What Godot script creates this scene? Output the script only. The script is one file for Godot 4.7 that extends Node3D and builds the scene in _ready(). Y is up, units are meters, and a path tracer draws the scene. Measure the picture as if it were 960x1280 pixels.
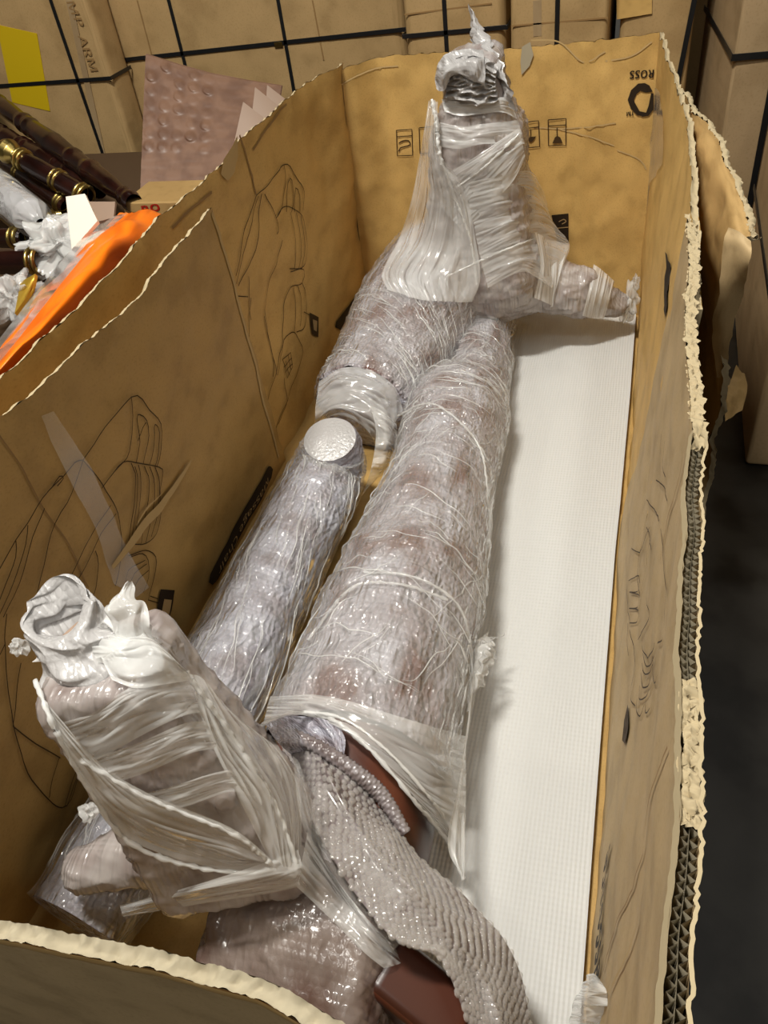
extends Node3D
# An open pair of torn cartons in a warehouse, holding two film-wrapped pedestal stands and a wrapped post.

var M := {}
var N := {}
var taken := {}

# ---------------------------------------------------------------- naming and tagging
func numbered(called: String) -> String:
	var n: int = taken.get(called, 0)
	taken[called] = n + 1
	return called if n == 0 else "%s_%03d" % [called, n]

func tag(o: Node, label: String, category: String, group := "", kind := "") -> Node:
	if label: o.set_meta("label", label)
	if category: o.set_meta("category", category)
	if group: o.set_meta("group", group)
	if kind: o.set_meta("kind", kind)
	return o

func thing(called: String, label: String, category: String, at := Vector3.ZERO, turn := 0.0, group := "") -> Node3D:
	var o := Node3D.new()
	o.name = numbered(called)
	add_child(o)
	o.position = at
	o.rotation.y = turn
	tag(o, label, category, group)
	return o

func obj(called: String, mesh: Mesh, mat: Material, parent: Node = self, kind := "") -> MeshInstance3D:
	var o := MeshInstance3D.new()
	o.mesh = mesh
	o.material_override = mat
	if parent == self:
		o.name = numbered(called)
	else:
		o.name = called
	parent.add_child(o, true)
	if parent is Node3D and parent != self:      # shapes are given in world metres: put them back under their thing
		o.transform = inv(parent)
	if kind: o.set_meta("kind", kind)
	return o

func inv(n: Node) -> Transform3D:
	var t := Transform3D()
	while n != self and n is Node3D:
		t = n.transform * t
		n = n.get_parent()
	return t.affine_inverse()

func struct(called: String, mesh: Mesh, mat: Material) -> MeshInstance3D:
	return obj(called, mesh, mat, self, "structure")

# ---------------------------------------------------------------- mesh helpers
func pl(x: float, xs: Array, ys: Array) -> float:      # piecewise linear
	if x <= xs[0]: return ys[0]
	for i in range(1, xs.size()):
		if x <= xs[i]:
			return lerpf(ys[i - 1], ys[i], (x - xs[i - 1]) / maxf(1e-9, xs[i] - xs[i - 1]))
	return ys[-1]

func cr(p: Array, t: float):                           # Catmull-Rom through the points of an array, t in 0..1
	var n := p.size() - 1
	if n == 0: return p[0]
	var f := clampf(t, 0.0, 1.0) * n
	var i := mini(int(f), n - 1)
	var k := f - i
	var b = p[i]
	var c = p[i + 1]
	var a = p[i - 1] if i > 0 else b * 2.0 - c
	var d = p[i + 2] if i + 2 <= n else c * 2.0 - b
	return 0.5 * (b * 2.0 + (c - a) * k + (a * 2.0 - b * 5.0 + c * 4.0 - d) * (k * k) + (b * 3.0 - a - c * 3.0 + d) * (k * k * k))

func surf(pos: PackedVector3Array, nrm: PackedVector3Array, uv: PackedVector2Array, idx: PackedInt32Array) -> ArrayMesh:
	var a := []
	a.resize(Mesh.ARRAY_MAX)
	a[Mesh.ARRAY_VERTEX] = pos
	if nrm.size(): a[Mesh.ARRAY_NORMAL] = nrm
	if uv.size(): a[Mesh.ARRAY_TEX_UV] = uv
	a[Mesh.ARRAY_INDEX] = idx
	var m := ArrayMesh.new()
	m.add_surface_from_arrays(Mesh.PRIMITIVE_TRIANGLES, a)
	return m

# a grid of nu x nv cells; f(u, v) gives points; du x dv points outwards unless flipped; uvs in metres through us, vs
func grid(nu: int, nv: int, f: Callable, wrap := false, flip := false, us := 1.0, vs := 1.0) -> ArrayMesh:
	var pos := PackedVector3Array()
	var nrm := PackedVector3Array()
	var uv := PackedVector2Array()
	var idx := PackedInt32Array()
	var w := nu + 1
	pos.resize(w * (nv + 1))
	nrm.resize(pos.size())
	uv.resize(pos.size())
	for j in nv + 1:
		for i in w:
			var u := float(i) / nu
			var v := float(j) / nv
			pos[j * w + i] = f.call(u, v) if not (wrap and i == nu) else pos[j * w]
			uv[j * w + i] = Vector2(u * us, v * vs)
	var sgn := -1.0 if flip else 1.0
	for j in nv + 1:
		for i in w:
			var i0 := i - 1
			var i1 := i + 1
			if wrap:
				i0 = (i - 1 + nu) % nu
				i1 = (i + 1) % nu
			i0 = maxi(i0, 0)
			i1 = mini(i1, nu)
			var a := pos[j * w + i1] - pos[j * w + i0]
			var b := pos[mini(j + 1, nv) * w + i] - pos[maxi(j - 1, 0) * w + i]
			var n := a.cross(b)
			nrm[j * w + i] = (n.normalized() if n.length_squared() > 1e-18 else Vector3.ZERO) * sgn
	for i in w:
		if nrm[i] == Vector3.ZERO: nrm[i] = nrm[mini(w + i, nrm.size() - 1)]
		if nrm[nv * w + i] == Vector3.ZERO: nrm[nv * w + i] = nrm[maxi(0, nv - 1) * w + i]
	for i in nrm.size():
		if nrm[i] == Vector3.ZERO: nrm[i] = Vector3.UP
	for j in nv:
		for i in nu:
			var p := j * w + i
			if flip:
				idx.append_array([p, p + 1, p + w + 1, p, p + w + 1, p + w])
			else:
				idx.append_array([p, p + w + 1, p + 1, p, p + w, p + w + 1])
	return surf(pos, nrm, uv, idx)

func join(list: Array) -> ArrayMesh:
	var st := SurfaceTool.new()
	st.begin(Mesh.PRIMITIVE_TRIANGLES)
	for m in list:
		if m is Array:
			st.append_from(m[0], 0, m[1])
		else:
			st.append_from(m, 0, Transform3D())
	return st.commit()

# rounded box round the origin; n inner cells a side
func rbox(size: Vector3, r: float, n := 1, bulge := 0.0) -> ArrayMesh:
	var h := size * 0.5
	var parts := []
	for ax in 3:
		for s in [-1.0, 1.0]:
			var a := (ax + 1) % 3
			var b := (ax + 2) % 3
			var ca := ticks(h[a], r, n)
			var cb := ticks(h[b], r, n)
			parts.append(grid(ca.size() - 1, cb.size() - 1, func(u, v):
				var q := Vector3()
				q[ax] = h[ax] * s
				q[a] = ca[roundi(u * (ca.size() - 1))]
				q[b] = cb[roundi(v * (cb.size() - 1))]
				var inner := q.clamp(-h + Vector3.ONE * r, h - Vector3.ONE * r)
				var p := inner + (q - inner).normalized() * r
				if bulge != 0.0:
					p[ax] += s * bulge * (1.0 - pow(q[a] / h[a], 2.0)) * (1.0 - pow(q[b] / h[b], 2.0))
				return p, false, s < 0, 2.0 * h[a], 2.0 * h[b]))
	return join(parts)

func ticks(h: float, r: float, n: int) -> Array:
	var t := [-h, -h + r * 0.3, -h + r * 0.65]
	for i in n + 1:
		t.append(lerpf(-h + r, h - r, float(i) / n))
	t.append_array([h - r * 0.65, h - r * 0.3, h])
	return t

func bar(a: Vector3, b: Vector3, up: Vector3, w: float, t: float, r := 0.0) -> ArrayMesh:   # a box from a to b, w wide, t thick along up
	var z := (b - a).normalized()
	var x := up.cross(z).normalized()
	var y := z.cross(x)
	var m := rbox(Vector3(w, t, a.distance_to(b)), maxf(r, minf(w, t) * 0.2))
	return join([[m, Transform3D(Basis(x, y, z), (a + b) * 0.5)]])

func tubef(pts: Array, rad: Array, disp: Callable, flat := 1.0) -> Callable:
	return func(u, v):
		var c: Vector3 = cr(pts, v)
		var d: Vector3 = (cr(pts, minf(v + 0.01, 1.0)) - cr(pts, maxf(v - 0.01, 0.0))).normalized()
		var side := d.cross(Vector3.UP).normalized() if absf(d.y) < 0.93 else d.cross(Vector3.FORWARD).normalized()
		var up := side.cross(d)
		var th: float = u * TAU
		var r: float = cr(rad, v)
		var dir := side * cos(th) + up * sin(th) * flat
		return c + dir * (r + disp.call(c + dir * r, u, v))

func tube(pts: Array, rad: Array, nu: int, nv: int, disp = null, flat := 1.0, us := 0.0, vs := 0.0) -> ArrayMesh:
	var g: Callable = disp if disp != null else func(_p, _u, _v): return 0.0
	var len := 0.0
	for i in pts.size() - 1: len += pts[i].distance_to(pts[i + 1])
	var rm := 0.0
	for r in rad: rm += r / rad.size()
	return grid(nu, nv, tubef(pts, rad, g, flat), true, true, us if us else maxf(0.5, roundf(rm * TAU * 2.0) * 0.5), vs if vs else len)

func cap(pts: Array, rad: Array, disp: Callable, at_end: bool, nr := 6, nu := 40, dome := 0.0) -> ArrayMesh:
	var f := tubef(pts, rad, disp)
	var v := 1.0 if at_end else 0.0
	var c: Vector3 = pts[-1] if at_end else pts[0]
	var d: Vector3 = (pts[-1] - pts[-2]).normalized() if at_end else (pts[0] - pts[1]).normalized()
	return grid(nu, nr, func(u, k): return c.lerp(f.call(u, v), k) + d * dome * (1.0 - k * k), true, not at_end, 1.0, 0.25)

# a sheet through rows of control points
func patchf(rows: Array, disp: Callable) -> Callable:
	return func(u, v):
		var line := []
		for r in rows: line.append(cr(r, u))
		var p: Vector3 = cr(line, v)
		return p + disp.call(p, u, v)

func patch(rows: Array, nu: int, nv: int, disp: Callable, us := 0.3, vs := 0.3, flip := false) -> ArrayMesh:
	return grid(nu, nv, patchf(rows, disp), false, flip, us, vs)

func ridge(n: FastNoiseLite, p: Vector3) -> float:      # sharp creases, 0..1 with ridges at 1
	return 1.0 - absf(n.get_noise_3dv(p))

func noise(freq: float, octaves := 3, seed_ := 1, type := FastNoiseLite.TYPE_SIMPLEX_SMOOTH) -> FastNoiseLite:
	var n := FastNoiseLite.new()
	n.noise_type = type
	n.frequency = freq
	n.fractal_octaves = octaves
	n.seed = seed_
	return n

# ---------------------------------------------------------------- distance fields and surface nets
# a primitive: [a, b, x-direction, half-extents at a (Vector2), at b, radius at a, at b]
func prim(a: Vector3, b: Vector3, ra: float, rb: float, ha := Vector2.ZERO, hb := Vector2.ZERO, xd := Vector3.RIGHT) -> Array:
	var z := (b - a).normalized()
	var x := (xd - z * xd.dot(z)).normalized()
	return [a, x, z.cross(x), z, a.distance_to(b), ra, rb, ha, hb]

func field(prims: Array, p: Vector3, k: float) -> float:
	var d := 1e9
	for q in prims:
		var r: Vector3 = p - q[0]
		var t: float = r.dot(q[3])
		var f: float = clampf(t / q[4], 0.0, 1.0)
		var h: Vector2 = q[7].lerp(q[8], f)
		var e := Vector3(absf(r.dot(q[1])) - h.x, absf(r.dot(q[2])) - h.y, absf(t - q[4] * 0.5) - q[4] * 0.5)
		var o := Vector3(maxf(e.x, 0.0), maxf(e.y, 0.0), maxf(e.z, 0.0)).length() + minf(maxf(e.x, maxf(e.y, e.z)), 0.0) - lerpf(q[5], q[6], f)
		var g := maxf(k - absf(d - o), 0.0) / k
		d = minf(d, o) - g * g * k * 0.25
	return d

func nets(prims: Array, k: float, lo: Vector3, hi: Vector3, h: float, disp: Callable) -> ArrayMesh:
	var B := 5
	var n := Vector3i(((hi - lo) / (h * B)).ceil()) * B
	var sx := n.x + 1
	var sy := n.y + 1
	var val := {}
	var live := []
	var reach := h * B * 0.9 + h * 2.0
	for bz in n.z / B:
		for by in n.y / B:
			for bx in n.x / B:
				var c := lo + Vector3(bx + 0.5, by + 0.5, bz + 0.5) * h * B
				if absf(field(prims, c, k)) < reach * 1.35:
					live.append(Vector3i(bx, by, bz) * B)
	for b in live:
		for z in range(b.z, b.z + B + 1):
			for y in range(b.y, b.y + B + 1):
				for x in range(b.x, b.x + B + 1):
					var id: int = x + sx * (y + sy * z)
					if not val.has(id):
						val[id] = field(prims, lo + Vector3(x, y, z) * h, k)
	var vert := {}
	var pos := PackedVector3Array()
	var dx := [0, 1, 0, 1, 0, 1, 0, 1]
	var dy := [0, 0, 1, 1, 0, 0, 1, 1]
	var dz := [0, 0, 0, 0, 1, 1, 1, 1]
	var edges := [0, 1, 2, 3, 4, 5, 6, 7, 0, 2, 1, 3, 4, 6, 5, 7, 0, 4, 1, 5, 2, 6, 3, 7]
	for b in live:
		for z in range(b.z, b.z + B):
			for y in range(b.y, b.y + B):
				for x in range(b.x, b.x + B):
					var id: int = x + sx * (y + sy * z)
					var v := []
					var neg := 0
					for c in 8:
						var q: float = val[id + dx[c] + sx * (dy[c] + sy * dz[c])]
						v.append(q)
						if q < 0.0: neg += 1
					if neg == 0 or neg == 8: continue
					var s := Vector3()
					var m := 0
					for e in 12:
						var c0: int = edges[e * 2]
						var c1: int = edges[e * 2 + 1]
						if (v[c0] < 0.0) != (v[c1] < 0.0):
							var f: float = v[c0] / (v[c0] - v[c1])
							s += Vector3(lerpf(dx[c0], dx[c1], f), lerpf(dy[c0], dy[c1], f), lerpf(dz[c0], dz[c1], f))
							m += 1
					vert[id] = pos.size()
					pos.append(lo + (Vector3(x, y, z) + s / m) * h)
	var idx := PackedInt32Array()
	var step := [1, sx, sx * sy]
	for id in vert:
		for a in 3:
			var o1: int = step[(a + 1) % 3]
			var o2: int = step[(a + 2) % 3]
			if not val.has(id + step[a]): continue
			var v0: float = val[id]
			var v1: float = val[id + step[a]]
			if (v0 < 0.0) == (v1 < 0.0): continue
			if not (vert.has(id - o1) and vert.has(id - o2) and vert.has(id - o1 - o2)): continue
			var q := [vert[id], vert[id - o1], vert[id - o1 - o2], vert[id - o2]]
			if v0 < 0.0:
				idx.append_array([q[0], q[2], q[1], q[0], q[3], q[2]])
			else:
				idx.append_array([q[0], q[1], q[2], q[0], q[2], q[3]])
	var out := PackedVector3Array()
	out.resize(pos.size())
	for i in pos.size():
		var p := pos[i]
		var g := Vector3(field(prims, p + Vector3(h, 0, 0), k) - field(prims, p - Vector3(h, 0, 0), k), field(prims, p + Vector3(0, h, 0), k) - field(prims, p - Vector3(0, h, 0), k), field(prims, p + Vector3(0, 0, h), k) - field(prims, p - Vector3(0, 0, h), k)).normalized()
		out[i] = p + g * disp.call(p)
	var nrm := PackedVector3Array()
	nrm.resize(out.size())
	for t in range(0, idx.size(), 3):
		var c := (out[idx[t + 2]] - out[idx[t]]).cross(out[idx[t + 1]] - out[idx[t]])
		for j in 3: nrm[idx[t + j]] += c
	for i in nrm.size(): nrm[i] = nrm[i].normalized()
	return surf(out, nrm, PackedVector2Array(), idx)

# ---------------------------------------------------------------- textures
func from_heights(size: int, f: Callable, strength: float) -> ImageTexture:
	var d := PackedFloat32Array()
	d.resize(size * size)
	for y in size:
		for x in size:
			d[y * size + x] = f.call(float(x) / size, float(y) / size)
	var im := Image.create_from_data(size, size, false, Image.FORMAT_RF, d.to_byte_array())
	im.bump_map_to_normal_map(strength)
	return ImageTexture.create_from_image(im)

func tiled(n: FastNoiseLite, x: float, y: float, sx: float, sy: float) -> float:   # noise that repeats in the unit square
	var a := x * TAU
	var b := y
	var p := n.get_noise_3d(cos(a) * sx / TAU, sin(a) * sx / TAU, b * sy)
	var q := n.get_noise_3d(cos(a) * sx / TAU, sin(a) * sx / TAU, (b - 1.0) * sy)
	return lerpf(p, q, smoothstep(0.75, 1.0, b))

func ramp(cols: Array, offs: Array) -> Gradient:
	var g := Gradient.new()
	g.offsets = PackedFloat32Array(offs)
	g.colors = PackedColorArray(cols)
	return g

func noise_tex(n: FastNoiseLite, size: int, cols: Array, offs: Array) -> NoiseTexture2D:
	var t := NoiseTexture2D.new()
	t.width = size
	t.height = size
	t.seamless = true
	t.noise = n
	t.color_ramp = ramp(cols, offs)
	return t

func mat(called: String, col: Color, rough: float, spec := 0.5) -> StandardMaterial3D:
	var m := StandardMaterial3D.new()
	m.resource_name = called
	m.albedo_color = col
	m.roughness = rough
	m.metallic_specular = spec
	m.cull_mode = BaseMaterial3D.CULL_DISABLED
	M[called] = m
	return m

func film(called: String, white: float, rough: float, nt: Texture2D, ns: float, scale: float, tint := Color(0.93, 0.93, 0.92)) -> StandardMaterial3D:
	var m := mat(called, Color(tint.r, tint.g, tint.b, white), rough, 0.6)
	m.transparency = BaseMaterial3D.TRANSPARENCY_ALPHA
	m.normal_enabled = true
	m.normal_texture = nt
	m.normal_scale = ns
	m.uv1_scale = Vector3(scale, scale, scale)
	return m

func make_materials() -> void:
	# plastic film: long stretch creases
	var s1 := noise(1.0, 1, 11)
	var s2 := noise(1.0, 1, 12)
	var streak := from_heights(768, func(x, y):
		var a := 1.0 - absf(tiled(s1, x, y, 34.0, 4.5)) * 1.6
		return a * 1.0 + tiled(s2, x, y, 12.0, 5.0) * 2.2, 3.0)
	# crumpled film over bubble wrap: hex bubbles under creases
	var c1 := noise(1.0, 1, 21)
	var c2 := noise(1.0, 1, 22)
	var crumple := from_heights(768, func(x, y):
		var a := 1.0 - absf(tiled(c1, x, y, 30.0, 12.0)) * 1.6
		var b := tiled(c2, x, y, 14.0, 14.0)
		var hx: float = x * 44.0
		var hy: float = y * 50.0
		var row := floori(hy)
		var ox: float = fposmod(hx + (0.5 if row % 2 else 0.0), 1.0) - 0.5
		var oy: float = hy - row - 0.5
		var bub := sqrt(maxf(0.0, 1.0 - (ox * ox + oy * oy) * 5.5))
		return a * 0.9 + b * 1.6 + bub * 0.4, 3.0)
	N.streak = streak
	N.crumple = crumple
	var cloud := noise(0.011, 4, 31)
	var wrap_tex := noise_tex(cloud, 512, [Color(0.53, 0.49, 0.50), Color(0.64, 0.62, 0.645), Color(0.70, 0.695, 0.725), Color(0.79, 0.79, 0.82)], [0.12, 0.38, 0.62, 0.95])
	var wrap_red := noise_tex(noise(0.006, 5, 32), 512, [Color(0.42, 0.28, 0.25), Color(0.57, 0.51, 0.51), Color(0.65, 0.625, 0.64), Color(0.77, 0.765, 0.79)], [0.16, 0.32, 0.55, 0.95])
	var w := mat("wrap", Color(0.93, 0.93, 0.945), 0.16, 0.7)
	w.albedo_texture = wrap_tex
	w.normal_enabled = true
	w.normal_texture = crumple
	w.normal_scale = 1.5
	w.uv1_scale = Vector3(2, 2, 1)
	w = mat("wrap_red", Color(0.91, 0.905, 0.905), 0.16, 0.7)
	w.albedo_texture = wrap_red
	w.normal_enabled = true
	w.normal_texture = crumple
	w.normal_scale = 1.5
	w.uv1_scale = Vector3(2, 2, 1)
	w = mat("wrap_foot", Color(0.93, 0.90, 0.845), 0.20, 0.7)      # no uvs: three planes
	w.albedo_texture = wrap_tex
	w.normal_enabled = true
	w.normal_texture = streak
	w.normal_scale = 1.0
	w.uv1_triplanar = true
	w.uv1_scale = Vector3(2, 2, 2)
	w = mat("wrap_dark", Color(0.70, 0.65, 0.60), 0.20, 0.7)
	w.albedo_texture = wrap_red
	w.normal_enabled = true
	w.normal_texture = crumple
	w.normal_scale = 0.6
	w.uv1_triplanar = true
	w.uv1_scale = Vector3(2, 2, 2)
	w = mat("crepe", Color(0.67, 0.66, 0.655), 0.28, 0.6)          # creased white plastic
	w.normal_enabled = true
	w.normal_texture = crumple
	w.normal_scale = 0.5
	w.uv1_scale = Vector3(2, 2, 2)
	w.backlight_enabled = true
	w.backlight = Color(0.3, 0.3, 0.3)
	film("film", 0.14, 0.07, streak, 1.5, 2.0)
	film("film_milky", 0.34, 0.09, streak, 0.8, 1.4)
	film("film_white", 0.50, 0.12, streak, 0.8, 1.4)
	film("tape", 0.17, 0.15, streak, 0.15, 1.0)
	w = mat("bubble", Color(0.76, 0.74, 0.72, 0.38), 0.05, 0.9)
	w.transparency = BaseMaterial3D.TRANSPARENCY_ALPHA
	w = mat("bubble_base", Color(0.72, 0.685, 0.66), 0.2, 0.7)
	w.albedo_texture = wrap_tex
	# cardboard
	var kn := noise(0.006, 5, 41)
	var kraft := noise_tex(kn, 1024, [Color(0.91, 0.905, 0.89), Color(0.97, 0.97, 0.965), Color(1, 1, 1)], [0.2, 0.45, 0.8])
	var fib := noise(1.0, 2, 42)
	var fluted := from_heights(512, func(x, y):
		return sin(x * TAU * 24.0) * 0.10 + tiled(fib, x, y, 40.0, 12.0) * 0.25, 1.2)
	var fine := noise(0.25, 3, 43)
	var speck := noise_tex(fine, 512, [Color(0.93, 0.925, 0.91), Color(1, 1, 1), Color(1, 1, 1)], [0.15, 0.4, 1.0])
	for c in [["kraft", Color(0.80, 0.65, 0.39)], ["kraft_brown", Color(0.72, 0.585, 0.355)], ["kraft_outer", Color(0.72, 0.62, 0.46)], ["kraft_stack", Color(0.70, 0.58, 0.40)], ["kraft_stack_grey", Color(0.66, 0.56, 0.42)], ["kraft_flap", Color(0.67, 0.545, 0.35)]]:
		var k := mat(c[0], c[1], 0.62, 0.35)
		k.albedo_texture = kraft
		k.detail_enabled = true
		k.detail_albedo = speck
		k.detail_blend_mode = BaseMaterial3D.BLEND_MODE_MUL
		k.normal_enabled = true
		k.normal_texture = fluted
		k.normal_scale = 0.35
		k.uv1_scale = Vector3(1.3, 1.3, 1)
	mat("torn", Color(0.66, 0.60, 0.48), 0.9, 0.2)
	mat("torn_grey", Color(0.64, 0.60, 0.51), 0.9, 0.2)
	mat("ink", Color(0.17, 0.13, 0.09), 0.7, 0.3)
	mat("ink_line", Color(0.25, 0.18, 0.10), 0.7, 0.3)
	mat("ink_kraft", Color(0.66, 0.55, 0.38), 0.7, 0.3)
	mat("crease", Color(0.56, 0.44, 0.28), 0.7, 0.3)
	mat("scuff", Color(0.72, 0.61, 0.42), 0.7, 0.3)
	# foam: a waffle of fine ribs
	var foam := from_heights(256, func(x, y):
		return (0.5 + 0.5 * cos(x * TAU * 16.0)) * 0.9 + (0.5 + 0.5 * cos(y * TAU * 12.0)) * 0.55, 2.0)
	w = mat("foam", Color(0.77, 0.77, 0.76), 0.5, 0.4)
	w.normal_enabled = true
	w.normal_texture = foam
	w.normal_scale = 0.7
	w.uv1_scale = Vector3(8.0, 8.0, 1)
	# concrete
	w = mat("concrete", Color(0.20, 0.19, 0.175), 0.35, 0.4)
	w.albedo_texture = noise_tex(noise(0.006, 5, 51), 1024, [Color(0.55, 0.52, 0.48), Color(0.85, 0.84, 0.82), Color(1, 1, 1)], [0.25, 0.5, 0.9])
	w.uv1_scale = Vector3(4, 4, 1)
	mat("plaster", Color(0.50, 0.49, 0.47), 0.9, 0.2)
	mat("strap", Color(0.075, 0.08, 0.085), 0.4, 0.5)
	w = mat("brass", Color(0.70, 0.61, 0.36), 0.28)
	w.metallic = 1.0
	w = mat("dark_wood", Color(0.17, 0.075, 0.05), 0.22, 0.6)
	w.albedo_texture = noise_tex(noise(0.02, 4, 61), 256, [Color(0.6, 0.55, 0.55), Color(1, 1, 1)], [0.3, 0.8])
	w = mat("red_wood", Color(0.38, 0.21, 0.145), 0.35, 0.5)
	w.albedo_texture = noise_tex(noise(0.012, 4, 62), 256, [Color(0.55, 0.5, 0.5), Color(1, 1, 1)], [0.3, 0.8])
	w = mat("brown_sheet", Color(0.49, 0.37, 0.295), 0.45, 0.5)
	w.albedo_texture = noise_tex(noise(0.02, 4, 63), 256, [Color(0.86, 0.84, 0.84), Color(1, 1, 1)], [0.3, 0.7])
	mat("panel_brown", Color(0.58, 0.49, 0.42), 0.55, 0.4)
	w = mat("orange", Color(1.0, 0.50, 0.07), 0.38, 0.5)
	w.albedo_texture = noise_tex(noise(0.012, 4, 64), 256, [Color(0.86, 0.80, 0.76), Color(1, 1, 1), Color(1, 1, 1)], [0.25, 0.5, 1.0])
	w.backlight_enabled = true
	w.backlight = Color(0.4, 0.2, 0.05)
	mat("white_foam", Color(0.88, 0.86, 0.80), 0.8, 0.3)
	mat("yellow_paper", Color(0.78, 0.66, 0.05), 0.6, 0.4)
	mat("red_ink", Color(0.62, 0.10, 0.06), 0.6, 0.4)
	mat("pallet_wood", Color(0.30, 0.23, 0.16), 0.8, 0.3)
	w = mat("gold_foil", Color(0.72, 0.58, 0.20), 0.4, 0.5)
	w.metallic = 0.6
	w = mat("lamp_face", Color(1, 1, 1), 0.5)
	w.emission_enabled = true
	w.emission = Color(1.0, 0.96, 0.88)
	w.emission_energy_multiplier = 2.0
	mat("lamp_body", Color(0.8, 0.8, 0.8), 0.5)

# ---------------------------------------------------------------- print laid on a surface: S(a, b) gives the point, Nn(a, b) the way it faces
func ribbon_on(lines: Array, width: float, S: Callable, lift: float, side: Vector3) -> ArrayMesh:
	var pos := PackedVector3Array()
	var idx := PackedInt32Array()
	for l in lines:
		var pts := []
		for i in l.size() - 1:
			var d: float = l[i].distance_to(l[i + 1])
			var k := maxi(2, ceili(d / 0.02))
			for j in k:
				pts.append(l[i].lerp(l[i + 1], float(j) / k) if l[0] == l[-1] else cr(l, (i + float(j) / k) / (l.size() - 1)))
		pts.append(l[-1])
		var base := pos.size()
		for i in pts.size():
			var d: Vector2 = (pts[mini(i + 1, pts.size() - 1)] - pts[maxi(i - 1, 0)]).normalized()
			var o := Vector2(-d.y, d.x) * width * 0.5
			var a: Vector2 = pts[i] + o
			var b: Vector2 = pts[i] - o
			pos.append(S.call(a.x, a.y) + side * lift)
			pos.append(S.call(b.x, b.y) + side * lift)
			if i:
				var q := base + i * 2
				if (pos[q] - pos[q - 2]).cross(pos[q - 1] - pos[q - 2]).dot(side) > 0.0:
					idx.append_array([q - 2, q - 1, q, q - 1, q + 1, q])
				else:
					idx.append_array([q - 2, q, q - 1, q - 1, q, q + 1])
	var nrm := PackedVector3Array()
	nrm.resize(pos.size())
	nrm.fill(side)
	return surf(pos, nrm, PackedVector2Array(), idx)

func split(tris: Array, most: float) -> Array:          # halve the long sides of flat triangles
	var out := []
	while tris.size():
		var t: Array = tris.pop_back()
		var l := [t[0].distance_to(t[1]), t[1].distance_to(t[2]), t[2].distance_to(t[0])]
		var k: int = l.find(l.max())
		if l[k] <= most:
			out.append(t)
			continue
		var a: Vector2 = t[k]
		var b: Vector2 = t[(k + 1) % 3]
		var c: Vector2 = t[(k + 2) % 3]
		var m := (a + b) * 0.5
		tris.append([a, m, c])
		tris.append([m, b, c])
	return out

func lay(tris: Array, S: Callable, lift: float, side: Vector3) -> ArrayMesh:
	var pos := PackedVector3Array()
	var idx := PackedInt32Array()
	for t in split(tris, 0.014):
		var w := []
		for p in t: w.append(S.call(p.x, p.y))
		if (w[2] - w[0]).cross(w[1] - w[0]).dot(side) < 0.0: t = [t[0], t[2], t[1]]
		for p in t:
			idx.append(pos.size())
			pos.append(S.call(p.x, p.y) + side * lift)
	var nrm := PackedVector3Array()
	nrm.resize(pos.size())
	nrm.fill(side)
	return surf(pos, nrm, PackedVector2Array(), idx)

func fill_on(poly: Array, S: Callable, lift: float, side: Vector3) -> ArrayMesh:
	var idx := Geometry2D.triangulate_polygon(PackedVector2Array(poly))
	var tris := []
	for i in range(0, idx.size(), 3): tris.append([poly[idx[i]], poly[idx[i + 1]], poly[idx[i + 2]]])
	return lay(tris, S, lift, side)

func text_on(text: String, bold: bool, from: Vector2, to: Vector2, up: Vector2, height: float, S: Callable, lift: float, side: Vector3) -> ArrayMesh:   # from..to is the base line
	var f := SystemFont.new()
	f.font_names = PackedStringArray(["Droid Sans"])
	f.font_weight = 700 if bold else 400
	var t := TextMesh.new()
	t.text = text
	t.font = f
	t.font_size = 64
	t.pixel_size = 0.01
	t.depth = 0.0
	t.curve_step = 2.0
	t.horizontal_alignment = HORIZONTAL_ALIGNMENT_LEFT
	t.vertical_alignment = VERTICAL_ALIGNMENT_BOTTOM
	var a := t.get_mesh_arrays()
	var v: PackedVector3Array = a[Mesh.ARRAY_VERTEX]
	var idx: PackedInt32Array = a[Mesh.ARRAY_INDEX]
	var x0 := 1e9
	var x1 := -1e9
	var y0 := 1e9
	var y1 := -1e9
	for p in v:
		x0 = minf(x0, p.x)
		x1 = maxf(x1, p.x)
		y0 = minf(y0, p.y)
		y1 = maxf(y1, p.y)
	var dir := to - from
	var pts := []
	for p in v: pts.append(from + dir * ((p.x - x0) / (x1 - x0)) + up.normalized() * height * ((p.y - y0) / (y1 - y0)))
	var tris := []
	for i in range(0, idx.size(), 3): tris.append([pts[idx[i]], pts[idx[i + 1]], pts[idx[i + 2]]])
	return lay(tris, S, lift, side)

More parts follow.
